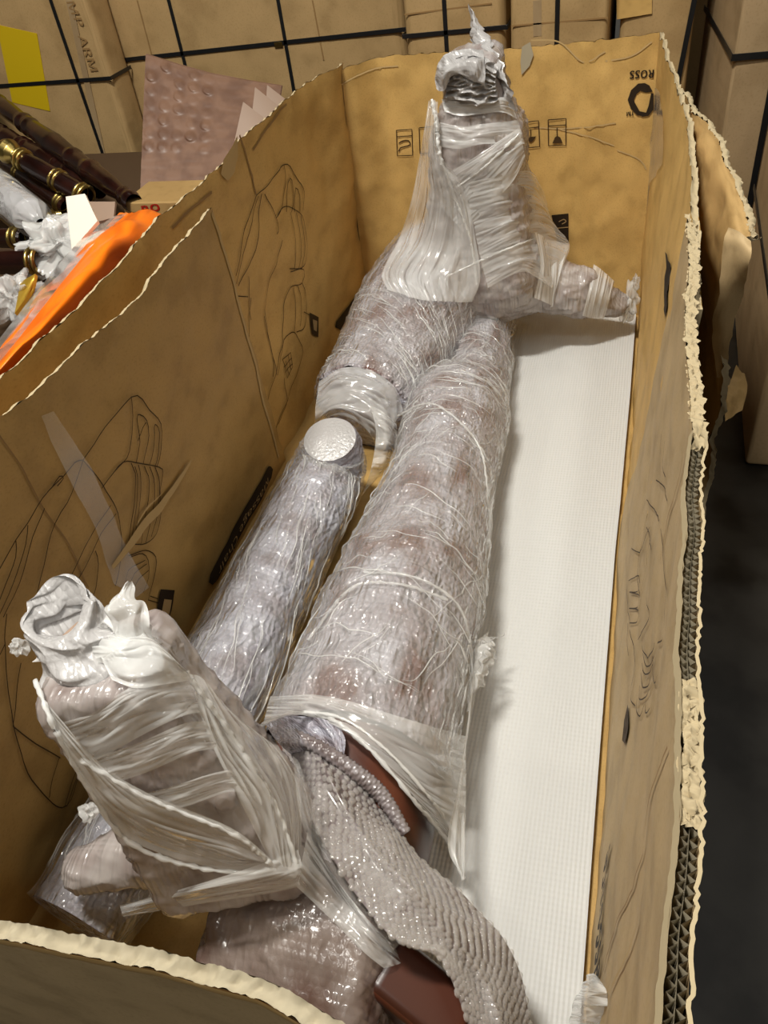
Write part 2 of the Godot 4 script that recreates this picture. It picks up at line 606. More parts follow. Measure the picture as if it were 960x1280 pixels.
# ---------------------------------------------------------------- a cardboard wall: S(a, b) is the inner face; a runs along it, b up
# opt: a0, a1 (Callables of b), top (Callable of a), out (outward direction), thick
func wall(parent: Node3D, called: String, m: Material, S: Callable, a0: Callable, a1: Callable, top: Callable, out: Vector3, thick: float, na: int, nb: int, edge: Material, jag := 0.006, flutes := []) -> MeshInstance3D:
	var jn := noise(22.0, 3, called.hash() % 1000)
	var par := func(u: float, v: float, sink: float) -> Vector2:
		var b0: float = v * 0.89
		var a: float = lerpf(a0.call(b0), a1.call(b0), u)
		var t: float = top.call(a) + jn.get_noise_1d(a) * jag
		return Vector2(a, maxf(0.0, v * t - sink * v))
	var inner := grid(na, nb, func(u, v):
		var q: Vector2 = par.call(u, v, 0.0)
		return S.call(q.x, q.y), false, false, 1.0, 0.8)
	var outer := grid(na, nb, func(u, v):
		var q: Vector2 = par.call(u, v, 0.004)
		return S.call(q.x, q.y) + out * thick, false, true, 1.0, 0.8)
	# fix the way the faces look
	var o := obj(called, join([inner, outer]), m, parent)
	var en := noise(60.0, 3, 77)
	var cells := 4
	var rim := grid(na * 3, cells, func(u, v):
		var f: float = v
		var q: Vector2 = par.call(u, 1.0, 0.004 * f)
		var p: Vector3 = S.call(q.x, q.y) + out * thick * f
		var w := sin(f * PI)
		return p + Vector3.UP * (en.get_noise_3dv(p * 1.4) * 0.006 * w - 0.003 * w + 0.001) + out * en.get_noise_3dv(p * 2.0 + Vector3.ONE) * 0.002, false, false, 1.0, 0.02)
	var ends := []
	for e in [0.0, 1.0]:
		ends.append(grid(1, nb, func(u, v):
			var q: Vector2 = par.call(e, v, 0.002)
			return S.call(q.x, q.y) + out * thick * u))
	if flutes.is_empty():
		obj("torn_edge", join([rim] + ends), edge, o)
	else:
		for e in ends: obj("end_face", e, edge, o)
	return o

# ================================================================ scene
func _ready() -> void:
	var cam := Camera3D.new()
	cam.name = "camera"
	cam.transform = Transform3D(Basis(Vector3(0.9597, -0.1174, -0.2553), Vector3(-0.0864, 0.7413, -0.6656), Vector3(0.2674, 0.6608, 0.7013)).orthonormalized(), Vector3(0, 1.45, 0))
	cam.fov = 66.03
	cam.near = 0.02
	cam.current = true
	add_child(cam)
	var we := WorldEnvironment.new()
	we.name = "environment"
	var env := Environment.new()
	env.background_mode = Environment.BG_COLOR
	env.background_color = Color(0.02, 0.02, 0.02)
	env.tonemap_mode = Environment.TONE_MAPPER_LINEAR
	env.tonemap_exposure = 1.0
	env.sdfgi_enabled = true
	env.ssao_enabled = true
	env.ssil_enabled = true
	we.environment = env
	add_child(we)
	make_materials()
	room()
	far_carton()
	near_carton()
	stack()
	foam_mat()
	wrapped_post()
	far_stand()
	near_stand()
	pile()
	scraps()

func lamp(at: Vector3, size: Vector2, energy: float, label: String) -> void:
	var t := thing("ceiling_lamp", label, "lamp", at, 0.2, "warehouse ceiling lamps")
	var b := MeshInstance3D.new()
	b.mesh = rbox(Vector3(size.x + 0.06, 0.08, size.y + 0.06), 0.015)
	b.material_override = M.lamp_body
	b.position.y = 0.05
	b.name = "housing"
	t.add_child(b)
	var f := MeshInstance3D.new()
	f.mesh = rbox(Vector3(size.x, 0.02, size.y), 0.004)
	f.material_override = M.lamp_face
	f.name = "lamp_panel"
	t.add_child(f)
	for s in [-1.0, 1.0]:
		var c := MeshInstance3D.new()
		c.mesh = rbox(Vector3(0.012, 5.2 - at.y - 0.09, 0.012), 0.003)
		c.material_override = M.lamp_body
		c.position = Vector3(size.x * 0.4 * s, 0.09 + (5.2 - at.y - 0.09) * 0.5, 0)
		c.name = "hanger"
		t.add_child(c, true)
	var l := AreaLight3D.new()
	l.name = "lamp_light"
	l.area_size = size
	l.area_normalize_energy = true
	l.light_energy = energy
	l.light_color = Color(1.0, 0.985, 0.95)
	l.shadow_enabled = true
	l.area_range = 20.0
	l.position = Vector3(0, -0.02, 0)
	l.rotation.x = -PI / 2
	t.add_child(l)

func room() -> void:
	lamp(Vector3(-1.05, 4.4, -0.75), Vector2(0.7, 0.3), 21.0, "large white ceiling lamp right above the open cartons")
	for x in [-2.9, -1.05, 0.8, 2.7]:
		for z in [-3.9, -2.3, -0.75, 1.0, 2.8]:
			if x == -1.05 and z == -0.75: continue
			lamp(Vector3(x, 4.4, z), Vector2(0.18, 0.18), 1.5 if z > 0.9 else (0.9 if x > 0.0 and z > -1.0 else 0.45), "small square white ceiling lamp, %s from the left wall, %s row from the back" % [{-2.9: "first", -1.05: "second", 0.8: "third", 2.7: "fourth"}[x], {-3.9: "first", -2.3: "second", -0.75: "third", 1.0: "fourth", 2.8: "fifth"}[z]])
	var c := Vector3(-0.5, 0, -0.5)
	struct("floor", join([[rbox(Vector3(12, 0.1, 12), 0.01), Transform3D(Basis(), c + Vector3(0, -0.051, 0))]]), M.concrete)
	struct("ceiling", join([[rbox(Vector3(12, 0.1, 12), 0.01), Transform3D(Basis(), c + Vector3(0, 5.25, 0))]]), M.plaster)
	struct("wall_back", join([[rbox(Vector3(12, 5.2, 0.15), 0.01), Transform3D(Basis(), c + Vector3(0, 2.6, -5.9))]]), M.plaster)
	struct("wall_front", join([[rbox(Vector3(12, 5.2, 0.15), 0.01), Transform3D(Basis(), c + Vector3(0, 2.6, 5.9))]]), M.plaster)
	struct("wall_left", join([[rbox(Vector3(0.15, 5.2, 12), 0.01), Transform3D(Basis(), c + Vector3(-5.9, 2.6, 0))]]), M.plaster)
	struct("wall_right", join([[rbox(Vector3(0.15, 5.2, 12), 0.01), Transform3D(Basis(), c + Vector3(5.9, 2.6, 0))]]), M.plaster)

# ---------------------------------------------------------------- cartons
var dent := noise(3.0, 3, 5)
var dent2 := noise(9.0, 2, 6)

func dents(a: float, b: float, k := 1.0) -> float:
	return (dent.get_noise_2d(a, b) * 0.012 + dent2.get_noise_2d(a, b) * 0.004) * k

func far_carton() -> void:
	var t := thing("carton", "brown open carton at the far end with torn outward flap and printed care symbols", "carton", Vector3(-0.45, 0, -2.0))
	var SL := func(a, b): return Vector3(lerpf(-0.97, pl(a, [-2.7, -2.56, -2.4, -1.84, -1.66, -1.41, -1.04, -0.81], [-0.90, -0.89, -0.935, -0.925, -0.913, -0.919, -0.881, -0.883]), b / 0.89) + dents(a, b), b, a)
	wall(t, "left_wall", M.kraft, SL, func(b): return lerpf(-2.72, -2.60, b / 0.89), func(_b): return -0.55, func(a): return pl(a, [-2.6, -2.2, -1.85, -1.80, -1.6, -0.6], [0.885, 0.89, 0.90, 0.885, 0.888, 0.885]), Vector3.LEFT, 0.009, 90, 34, M.torn)
	var L := t.get_child(0)
	var lines := [[Vector2(-1.893, 0.749), Vector2(-2.107, 0.751), Vector2(-2.171, 0.703), Vector2(-2.216, 0.635), Vector2(-2.188, 0.592)], [Vector2(-2.107, 0.751), Vector2(-2.112, 0.707), Vector2(-2.050, 0.653), Vector2(-1.990, 0.649)], [Vector2(-1.990, 0.649), Vector2(-2.080, 0.646), Vector2(-2.176, 0.579), Vector2(-2.183, 0.502), Vector2(-2.142, 0.444), Vector2(-2.027, 0.473)],
		[Vector2(-2.104, 0.620), Vector2(-2.096, 0.540), Vector2(-2.048, 0.473)], [Vector2(-2.142, 0.602), Vector2(-2.139, 0.521), Vector2(-2.084, 0.456)], [Vector2(-2.166, 0.583), Vector2(-2.164, 0.510), Vector2(-2.113, 0.447)], [Vector2(-2.074, 0.632), Vector2(-2.127, 0.696), Vector2(-2.150, 0.693), Vector2(-2.146, 0.638), Vector2(-2.112, 0.616)], [Vector2(-2.134, 0.608), Vector2(-2.173, 0.663), Vector2(-2.187, 0.634), Vector2(-2.164, 0.596)],
		[Vector2(-1.893, 0.749), Vector2(-1.857, 0.729), Vector2(-1.765, 0.695), Vector2(-1.660, 0.639)], [Vector2(-1.919, 0.742), Vector2(-1.876, 0.679), Vector2(-1.796, 0.628), Vector2(-1.666, 0.609)], [Vector2(-1.904, 0.742), Vector2(-1.818, 0.693), Vector2(-1.729, 0.659), Vector2(-1.656, 0.620)], [Vector2(-1.931, 0.737), Vector2(-1.978, 0.671), Vector2(-2.002, 0.616), Vector2(-1.977, 0.609)], [Vector2(-1.641, 0.595), Vector2(-1.708, 0.558)], [Vector2(-1.741, 0.599), Vector2(-1.707, 0.538), Vector2(-1.706, 0.493)],
		[Vector2(-1.796, 0.476), Vector2(-1.872, 0.523), Vector2(-1.953, 0.553), Vector2(-2.010, 0.577)], [Vector2(-1.796, 0.476), Vector2(-1.798, 0.431), Vector2(-1.799, 0.330), Vector2(-1.765, 0.279)], [Vector2(-1.788, 0.459), Vector2(-1.800, 0.358), Vector2(-1.789, 0.269)], [Vector2(-1.724, 0.547), Vector2(-1.689, 0.492), Vector2(-1.681, 0.410)], [Vector2(-1.719, 0.226), Vector2(-1.853, 0.317), Vector2(-1.963, 0.311), Vector2(-2.011, 0.233), Vector2(-1.980, 0.189), Vector2(-1.859, 0.152), Vector2(-1.741, 0.112)], [Vector2(-2.021, 0.486), Vector2(-2.129, 0.430), Vector2(-2.104, 0.400), Vector2(-2.012, 0.432), Vector2(-1.956, 0.419), Vector2(-1.901, 0.346), Vector2(-1.795, 0.265)],
		[Vector2(-2.104, 0.400), Vector2(-2.123, 0.342), Vector2(-2.068, 0.272), Vector2(-1.994, 0.293)], [Vector2(-2.067, 0.409), Vector2(-2.078, 0.355), Vector2(-2.034, 0.291)], [Vector2(-2.033, 0.421), Vector2(-2.037, 0.367), Vector2(-1.973, 0.305)], [Vector2(-1.851, 0.284), Vector2(-1.919, 0.267), Vector2(-1.923, 0.214), Vector2(-1.869, 0.208), Vector2(-1.851, 0.284)], [Vector2(-1.869, 0.268), Vector2(-1.892, 0.203)], [Vector2(-1.895, 0.272), Vector2(-1.909, 0.213)], [Vector2(-1.852, 0.258), Vector2(-1.923, 0.245)], [Vector2(-1.856, 0.236), Vector2(-1.924, 0.224)], [Vector2(-1.839, 0.227), Vector2(-1.836, 0.146), Vector2(-1.765, 0.111)], [Vector2(-2.079, 0.316), Vector2(-2.127, 0.278)]]
	obj("printed_drawing", ribbon_on(lines, 0.0026, SL, 0.0035, Vector3.RIGHT), M.ink_line, L)
	obj("printed_symbol", join([fill_on([Vector2(-2.125, 0.289), Vector2(-2.188, 0.238), Vector2(-2.158, 0.181), Vector2(-2.106, 0.223)], SL, 0.004, Vector3.RIGHT)]), M.ink_line, L)
	obj("printed_symbol", fill_on([Vector2(-2.134, 0.260), Vector2(-2.164, 0.237), Vector2(-2.150, 0.207), Vector2(-2.125, 0.227)], SL, 0.0055, Vector3.RIGHT), M.ink_kraft, L)
	var b0 := [Vector2(-2.375, 0.100)]
	var band: Array = [Vector2(-2.379, 0.082), Vector2(-2.342, 0.115), Vector2(-2.356, 0.129), Vector2(-2.785, 0.119), Vector2(-2.840, 0.103), Vector2(-2.846, 0.077)]
	obj("printed_band", fill_on(band, SL, 0.004, Vector3.RIGHT), M.ink, L)
	var tx: Array = [Vector2(-2.812, 0.086), Vector2(-2.401, 0.092), Vector2(-2.950, -0.012), Vector2(-2.439, -0.013)]
	var up: Vector2 = Vector2(tx[1].y - tx[0].y, tx[0].x - tx[1].x)
	obj("printed_text", text_on("Massage Chair", false, tx[0], tx[1], Vector2(0, -1), 0.028, SL, 0.0055, Vector3.RIGHT), M.ink_kraft, L)
	obj("printed_text", text_on("essence", true, tx[2], tx[3], Vector2(0, -1), 0.055, SL, 0.004, Vector3.RIGHT), M.ink, L)
	for q in [[Vector2(-1.845, 0.910), Vector2(-1.862, 0.837), Vector2(-1.894, 0.750)], [Vector2(-2.193, 0.882), Vector2(-2.067, 0.878), Vector2(-1.903, 0.856)], [Vector2(-1.630, 0.855), Vector2(-1.519, 0.860), Vector2(-1.440, 0.852)]]: obj("crease", ribbon_on([q], 0.006, SL, 0.0025, Vector3.RIGHT), M.crease, L)
	obj("peeled_patch", fill_on([Vector2(-1.827, 0.914), Vector2(-1.784, 0.906), Vector2(-1.714, 0.897), Vector2(-1.684, 0.875), Vector2(-1.722, 0.847), Vector2(-1.772, 0.851), Vector2(-1.812, 0.873)], SL, 0.005, Vector3.RIGHT), M.scuff, L)
	# far wall
	var cz := func(x): return -2.672 + 0.0513 * (x - 0.045) * -1.0
	var SF := func(a, b):
		var z: float = -2.672 + 0.0513 * (a - 0.045)
		var groove: float = 0.006 * exp(-pow((a + 0.142) / 0.006, 2.0)) + 0.006 * exp(-pow((a + 0.165) / 0.006, 2.0)) + 0.004 * exp(-pow((a + 0.10) / 0.006, 2.0))
		return Vector3(a, b, lerpf(z, z + 0.02 + 0.125 * smoothstep(0.80, 0.90, -a), b / 0.89) + dents(a + 7.0, b, 0.7) + groove)
	var fw := wall(t, "far_wall", M.kraft, SF, func(b): return lerpf(-0.975, -0.895, b / 0.89), func(b): return lerpf(0.06, 0.035, b / 0.89), func(a): return pl(a, [-0.9, -0.5, -0.38, -0.36, -0.30, -0.1, 0.035], [0.872, 0.878, 0.874, 0.872, 0.878, 0.884, 0.893]), Vector3.FORWARD, 0.009, 70, 40, M.torn)
	var sy := []
	for q in [[497, 517, 160, 192], [525, 546, 157, 190], [652, 675, 150, 183], [686, 708, 146, 181]]:
		sy.append(q)
	var boxes := [[Vector2(-0.772, 0.653), Vector2(-0.719, 0.654), Vector2(-0.724, 0.572), Vector2(-0.778, 0.571), Vector2(-0.772, 0.653)], [Vector2(-0.694, 0.658), Vector2(-0.639, 0.662), Vector2(-0.642, 0.579), Vector2(-0.698, 0.577), Vector2(-0.694, 0.658)], [Vector2(-0.355, 0.666), Vector2(-0.302, 0.669), Vector2(-0.298, 0.590), Vector2(-0.352, 0.589), Vector2(-0.355, 0.666)], [Vector2(-0.272, 0.671), Vector2(-0.217, 0.674), Vector2(-0.215, 0.593), Vector2(-0.270, 0.592), Vector2(-0.272, 0.671)], [Vector2(-0.774, 0.633), Vector2(-0.721, 0.634)], [Vector2(-0.355, 0.647), Vector2(-0.301, 0.650)], [Vector2(-0.271, 0.652), Vector2(-0.217, 0.655)]]
	for q in boxes: obj("printed_symbol", ribbon_on([q], 0.0028, SF, 0.003, Vector3.BACK), M.ink_line, fw)
	obj("printed_symbol", fill_on([Vector2(-0.347, 0.620), Vector2(-0.309, 0.622), Vector2(-0.319, 0.608), Vector2(-0.326, 0.605), Vector2(-0.337, 0.608)], SF, 0.003, Vector3.BACK), M.ink_line, fw)
	obj("printed_symbol", ribbon_on([[Vector2(-0.327, 0.644), Vector2(-0.326, 0.620)]], 0.003, SF, 0.003, Vector3.BACK), M.ink_line, fw)
	obj("printed_symbol", fill_on([Vector2(-0.258, 0.599), Vector2(-0.250, 0.618), Vector2(-0.243, 0.623), Vector2(-0.233, 0.618), Vector2(-0.225, 0.601)], SF, 0.003, Vector3.BACK), M.ink_line, fw)
	obj("printed_symbol", ribbon_on([[Vector2(-0.244, 0.647), Vector2(-0.243, 0.620)]], 0.003, SF, 0.003, Vector3.BACK), M.ink_line, fw)
	obj("printed_symbol", ribbon_on([[Vector2(-0.768, 0.612), Vector2(-0.753, 0.619), Vector2(-0.734, 0.619), Vector2(-0.729, 0.606), Vector2(-0.747, 0.601), Vector2(-0.764, 0.597), Vector2(-0.771, 0.586)]], 0.004, SF, 0.003, Vector3.BACK), M.ink_line, fw)
	var lg: Array = [Vector2(-0.037, 0.722), Vector2(-0.030, 0.748), Vector2(-0.011, 0.765), Vector2(0.007, 0.766), Vector2(0.021, 0.759), Vector2(0.032, 0.742), Vector2(0.012, 0.740), Vector2(-0.003, 0.745), Vector2(-0.013, 0.737), Vector2(-0.019, 0.722), Vector2(-0.012, 0.699), Vector2(0.006, 0.683), Vector2(0.006, 0.676), Vector2(-0.006, 0.679), Vector2(-0.026, 0.698)]
	obj("printed_logo", fill_on(lg, SF, 0.003, Vector3.BACK), M.ink, fw)
	obj("printed_logo", fill_on([Vector2(-0.035, 0.725), Vector2(-0.018, 0.717), Vector2(0.000, 0.690), Vector2(0.019, 0.685), Vector2(0.024, 0.703), Vector2(0.028, 0.738), Vector2(0.035, 0.737), Vector2(0.039, 0.693), Vector2(0.027, 0.676), Vector2(0.009, 0.674), Vector2(-0.014, 0.693)], SF, 0.0035, Vector3.BACK), M.ink, fw)
	var tr: Array = [Vector2(0.030, 0.801), Vector2(-0.037, 0.800), Vector2(-0.016, 0.691), Vector2(-0.037, 0.689)]
	obj("printed_text", text_on("ROSS", true, tr[0], tr[1], Vector2(0, -1), 0.022, SF, 0.003, Vector3.BACK), M.ink, fw)
	obj("printed_text", text_on("TM", true, tr[2], tr[3], Vector2(0, -1), 0.012, SF, 0.003, Vector3.BACK), M.ink, fw)
	obj("printed_label", fill_on([Vector2(-0.255, 0.370), Vector2(-0.199, 0.375), Vector2(-0.195, 0.273), Vector2(-0.230, 0.267)], SF, 0.003, Vector3.BACK), M.ink, fw)
	obj("printed_label", ribbon_on([[Vector2(-0.235, 0.326), Vector2(-0.197, 0.329)], [Vector2(-0.230, 0.348), Vector2(-0.214, 0.356), Vector2(-0.206, 0.348), Vector2(-0.219, 0.340)]], 0.003, SF, 0.0045, Vector3.BACK), M.ink_kraft, fw)
	var cracks := [[Vector2(-0.316, 0.648), Vector2(-0.236, 0.644), Vector2(-0.143, 0.649), Vector2(-0.067, 0.658)], [Vector2(-0.236, 0.642), Vector2(-0.149, 0.621), Vector2(-0.067, 0.590)], [Vector2(-0.056, 0.576), Vector2(0.014, 0.546), Vector2(0.036, 0.516)], [Vector2(-0.326, 0.894), Vector2(-0.243, 0.886), Vector2(-0.172, 0.830), Vector2(-0.111, 0.852)], [Vector2(-0.109, 0.827), Vector2(-0.036, 0.838), Vector2(0.016, 0.872)], [Vector2(-0.918, 0.819), Vector2(-0.865, 0.840), Vector2(-0.743, 0.846)]]
	for q in cracks: obj("crease", ribbon_on([q], 0.004, SF, 0.002, Vector3.BACK), M.scuff, fw)
	obj("peeled_patch", fill_on([Vector2(-0.352, 0.879), Vector2(-0.328, 0.890), Vector2(-0.318, 0.856), Vector2(-0.330, 0.826), Vector2(-0.354, 0.803), Vector2(-0.357, 0.839)], SF, 0.004, Vector3.BACK), M.torn_grey, fw)
	# right wall of the far carton
	var SR := func(a, b): return Vector3(lerpf(0.060, pl(a, [-2.70, -2.18, -1.88, -1.64, -1.28, -0.9], [0.033, 0.077, 0.096, 0.099, 0.097, 0.095]), b / 0.89) - dents(a + 3.0, b, 0.8), b, a)
	var rw := wall(t, "right_wall", M.kraft, SR, func(b): return lerpf(-2.67, -2.655, b / 0.89), func(_b): return -1.1, func(a): return pl(a, [-2.7, -2.65, -2.2, -1.9, -1.7, -1.5, -1.38, -1.2], [0.895, 0.89, 0.89, 0.885, 0.895, 0.885, 0.89, 0.87]), Vector3.RIGHT, 0.012, 60, 30, M.torn, 0.014)
	obj("white_tape", fill_on([Vector2(-2.847, 0.720), Vector2(-2.459, 0.783), Vector2(-2.312, 0.742), Vector2(-2.270, 0.665), Vector2(-2.518, 0.515), Vector2(-2.879, 0.495), Vector2(-3.038, 0.573)], SR, -0.004, Vector3.RIGHT), M.tape, rw)
	obj("crease", ribbon_on([[Vector2(-2.848, 0.674), Vector2(-2.912, 0.458), Vector2(-2.723, 0.260), Vector2(-2.428, 0.121)]], 0.004, SR, -0.003, Vector3.RIGHT), M.scuff, rw)
	obj("printed_logo", fill_on([Vector2(-1.769, 0.649), Vector2(-1.580, 0.693), Vector2(-1.481, 0.674), Vector2(-1.489, 0.635), Vector2(-1.624, 0.600), Vector2(-1.693, 0.629)], SR, -0.003, Vector3.RIGHT), M.ink, rw)
	for q in [[Vector2(-3.582, 0.262), Vector2(-3.432, 0.234)], [Vector2(-4.214, 0.322), Vector2(-4.169, 0.227)]]: obj("printed_mark", ribbon_on([q], 0.012, SR, -0.003, Vector3.RIGHT), M.ink_line, rw)
	# the bottom
	var bt := grid(20, 40, func(u, v): return Vector3(lerpf(-0.975, 0.07, u), 0.004 + dents(u * 2.0, v * 3.0, 0.2), lerpf(-0.9, -2.75, v)), false, false, 1.0, 2.0)
	obj("bottom", bt, M.kraft_brown, t)
	# the outer flap, torn and bent away from the right wall
	var fl := [[Vector3(0.092, 0.870, -2.176), Vector3(0.108, 0.880, -1.965), Vector3(0.137, 0.885, -1.837), Vector3(0.156, 0.885, -1.678), Vector3(0.178, 0.870, -1.505), Vector3(0.198, 0.850, -1.429), Vector3(0.206, 0.840, -1.400)],
		[Vector3(0.099, 0.800, -2.182), Vector3(0.111, 0.830, -1.913), Vector3(0.126, 0.850, -1.731), Vector3(0.143, 0.855, -1.609), Vector3(0.159, 0.850, -1.488), Vector3(0.175, 0.840, -1.426), Vector3(0.192, 0.830, -1.400)],
		[Vector3(0.122, 0.620, -2.250), Vector3(0.131, 0.680, -1.936), Vector3(0.136, 0.730, -1.705), Vector3(0.144, 0.760, -1.577), Vector3(0.156, 0.760, -1.507), Vector3(0.168, 0.740, -1.450), Vector3(0.177, 0.720, -1.428)],
		[Vector3(0.146, 0.400, -2.096), Vector3(0.158, 0.440, -1.930), Vector3(0.165, 0.480, -1.776), Vector3(0.174, 0.500, -1.668), Vector3(0.182, 0.500, -1.601), Vector3(0.195, 0.480, -1.538), Vector3(0.207, 0.460, -1.479)],
		[Vector3(0.169, 0.160, -1.843), Vector3(0.184, 0.160, -1.773), Vector3(0.197, 0.150, -1.719), Vector3(0.205, 0.140, -1.683), Vector3(0.217, 0.130, -1.649), Vector3(0.233, 0.120, -1.631), Vector3(0.244, 0.110, -1.629)],
		[Vector3(0.185, 0.020, -1.680), Vector3(0.193, 0.020, -1.649), Vector3(0.201, 0.020, -1.634), Vector3(0.208, 0.020, -1.620), Vector3(0.216, 0.020, -1.605), Vector3(0.221, 0.020, -1.591), Vector3(0.227, 0.020, -1.577)]]
	var fd := func(p, u, v): return Vector3(dents(p.z, p.y, 1.4), 0, 0) + Vector3.UP * (dent2.get_noise_1d(u * 30.0) * 0.006 if v < 0.02 else 0.0)
	var ff := patchf(fl, fd)
	var flap := obj("torn_flap", join([grid(40, 50, ff, false, true, 0.8, 1.0), grid(40, 50, func(u, v): return ff.call(u, v) + Vector3(0.010, -0.004, -0.004), false, false, 0.8, 1.0)]), M.kraft_flap, t)
	var en := noise(70.0, 3, 78)
	obj("torn_edge", join([grid(140, 4, func(u, v):
		var p: Vector3 = ff.call(u, 0.0) + Vector3(0.012, -0.003, -0.003) * v
		return p + Vector3(en.get_noise_3dv(p * 0.8) * 0.006, sin(v * PI) * 0.003 + en.get_noise_3dv(p) * 0.006, 0.0), false, true), grid(4, 140, func(u, v):
		var p: Vector3 = ff.call(1.0, v) + Vector3(0.012, -0.003, -0.003) * u
		return p + Vector3(en.get_noise_3dv(p) * 0.012 * (1.0 - v), en.get_noise_3dv(p * 1.3) * 0.008, 0.0))]), M.torn, flap)
	# the strip of outer liner folded down over it
	var strip := [[Vector3(0.165, 0.850, -1.413), Vector3(0.181, 0.850, -1.396), Vector3(0.201, 0.840, -1.381)], [Vector3(0.160, 0.820, -1.401), Vector3(0.180, 0.820, -1.382), Vector3(0.199, 0.820, -1.351)], [Vector3(0.161, 0.735, -1.398), Vector3(0.177, 0.735, -1.392), Vector3(0.200, 0.735, -1.393)], [Vector3(0.173, 0.630, -1.441), Vector3(0.188, 0.630, -1.430), Vector3(0.205, 0.630, -1.425)], [Vector3(0.198, 0.510, -1.479), Vector3(0.207, 0.510, -1.477), Vector3(0.215, 0.510, -1.480)]]
	obj("folded_liner", patch(strip, 14, 30, func(p, _u, _v): return Vector3(dents(p.z, p.y * 2.0, 0.6), 0.004, 0), 0.2, 0.5, true), M.kraft_outer, flap)
	var scrap := [[Vector3(0.223, 0.420, -1.602), Vector3(0.235, 0.430, -1.613), Vector3(0.243, 0.450, -1.634)], [Vector3(0.225, 0.400, -1.569), Vector3(0.245, 0.400, -1.589), Vector3(0.272, 0.410, -1.621)], [Vector3(0.230, 0.360, -1.541), Vector3(0.244, 0.360, -1.561), Vector3(0.266, 0.370, -1.579)]]
	obj("hanging_scrap", patch(scrap, 10, 14, func(p, u, _v): return Vector3(0.01, en.get_noise_3dv(p * 0.5) * 0.01, 0), 0.2, 0.2, true), M.kraft_flap, flap)

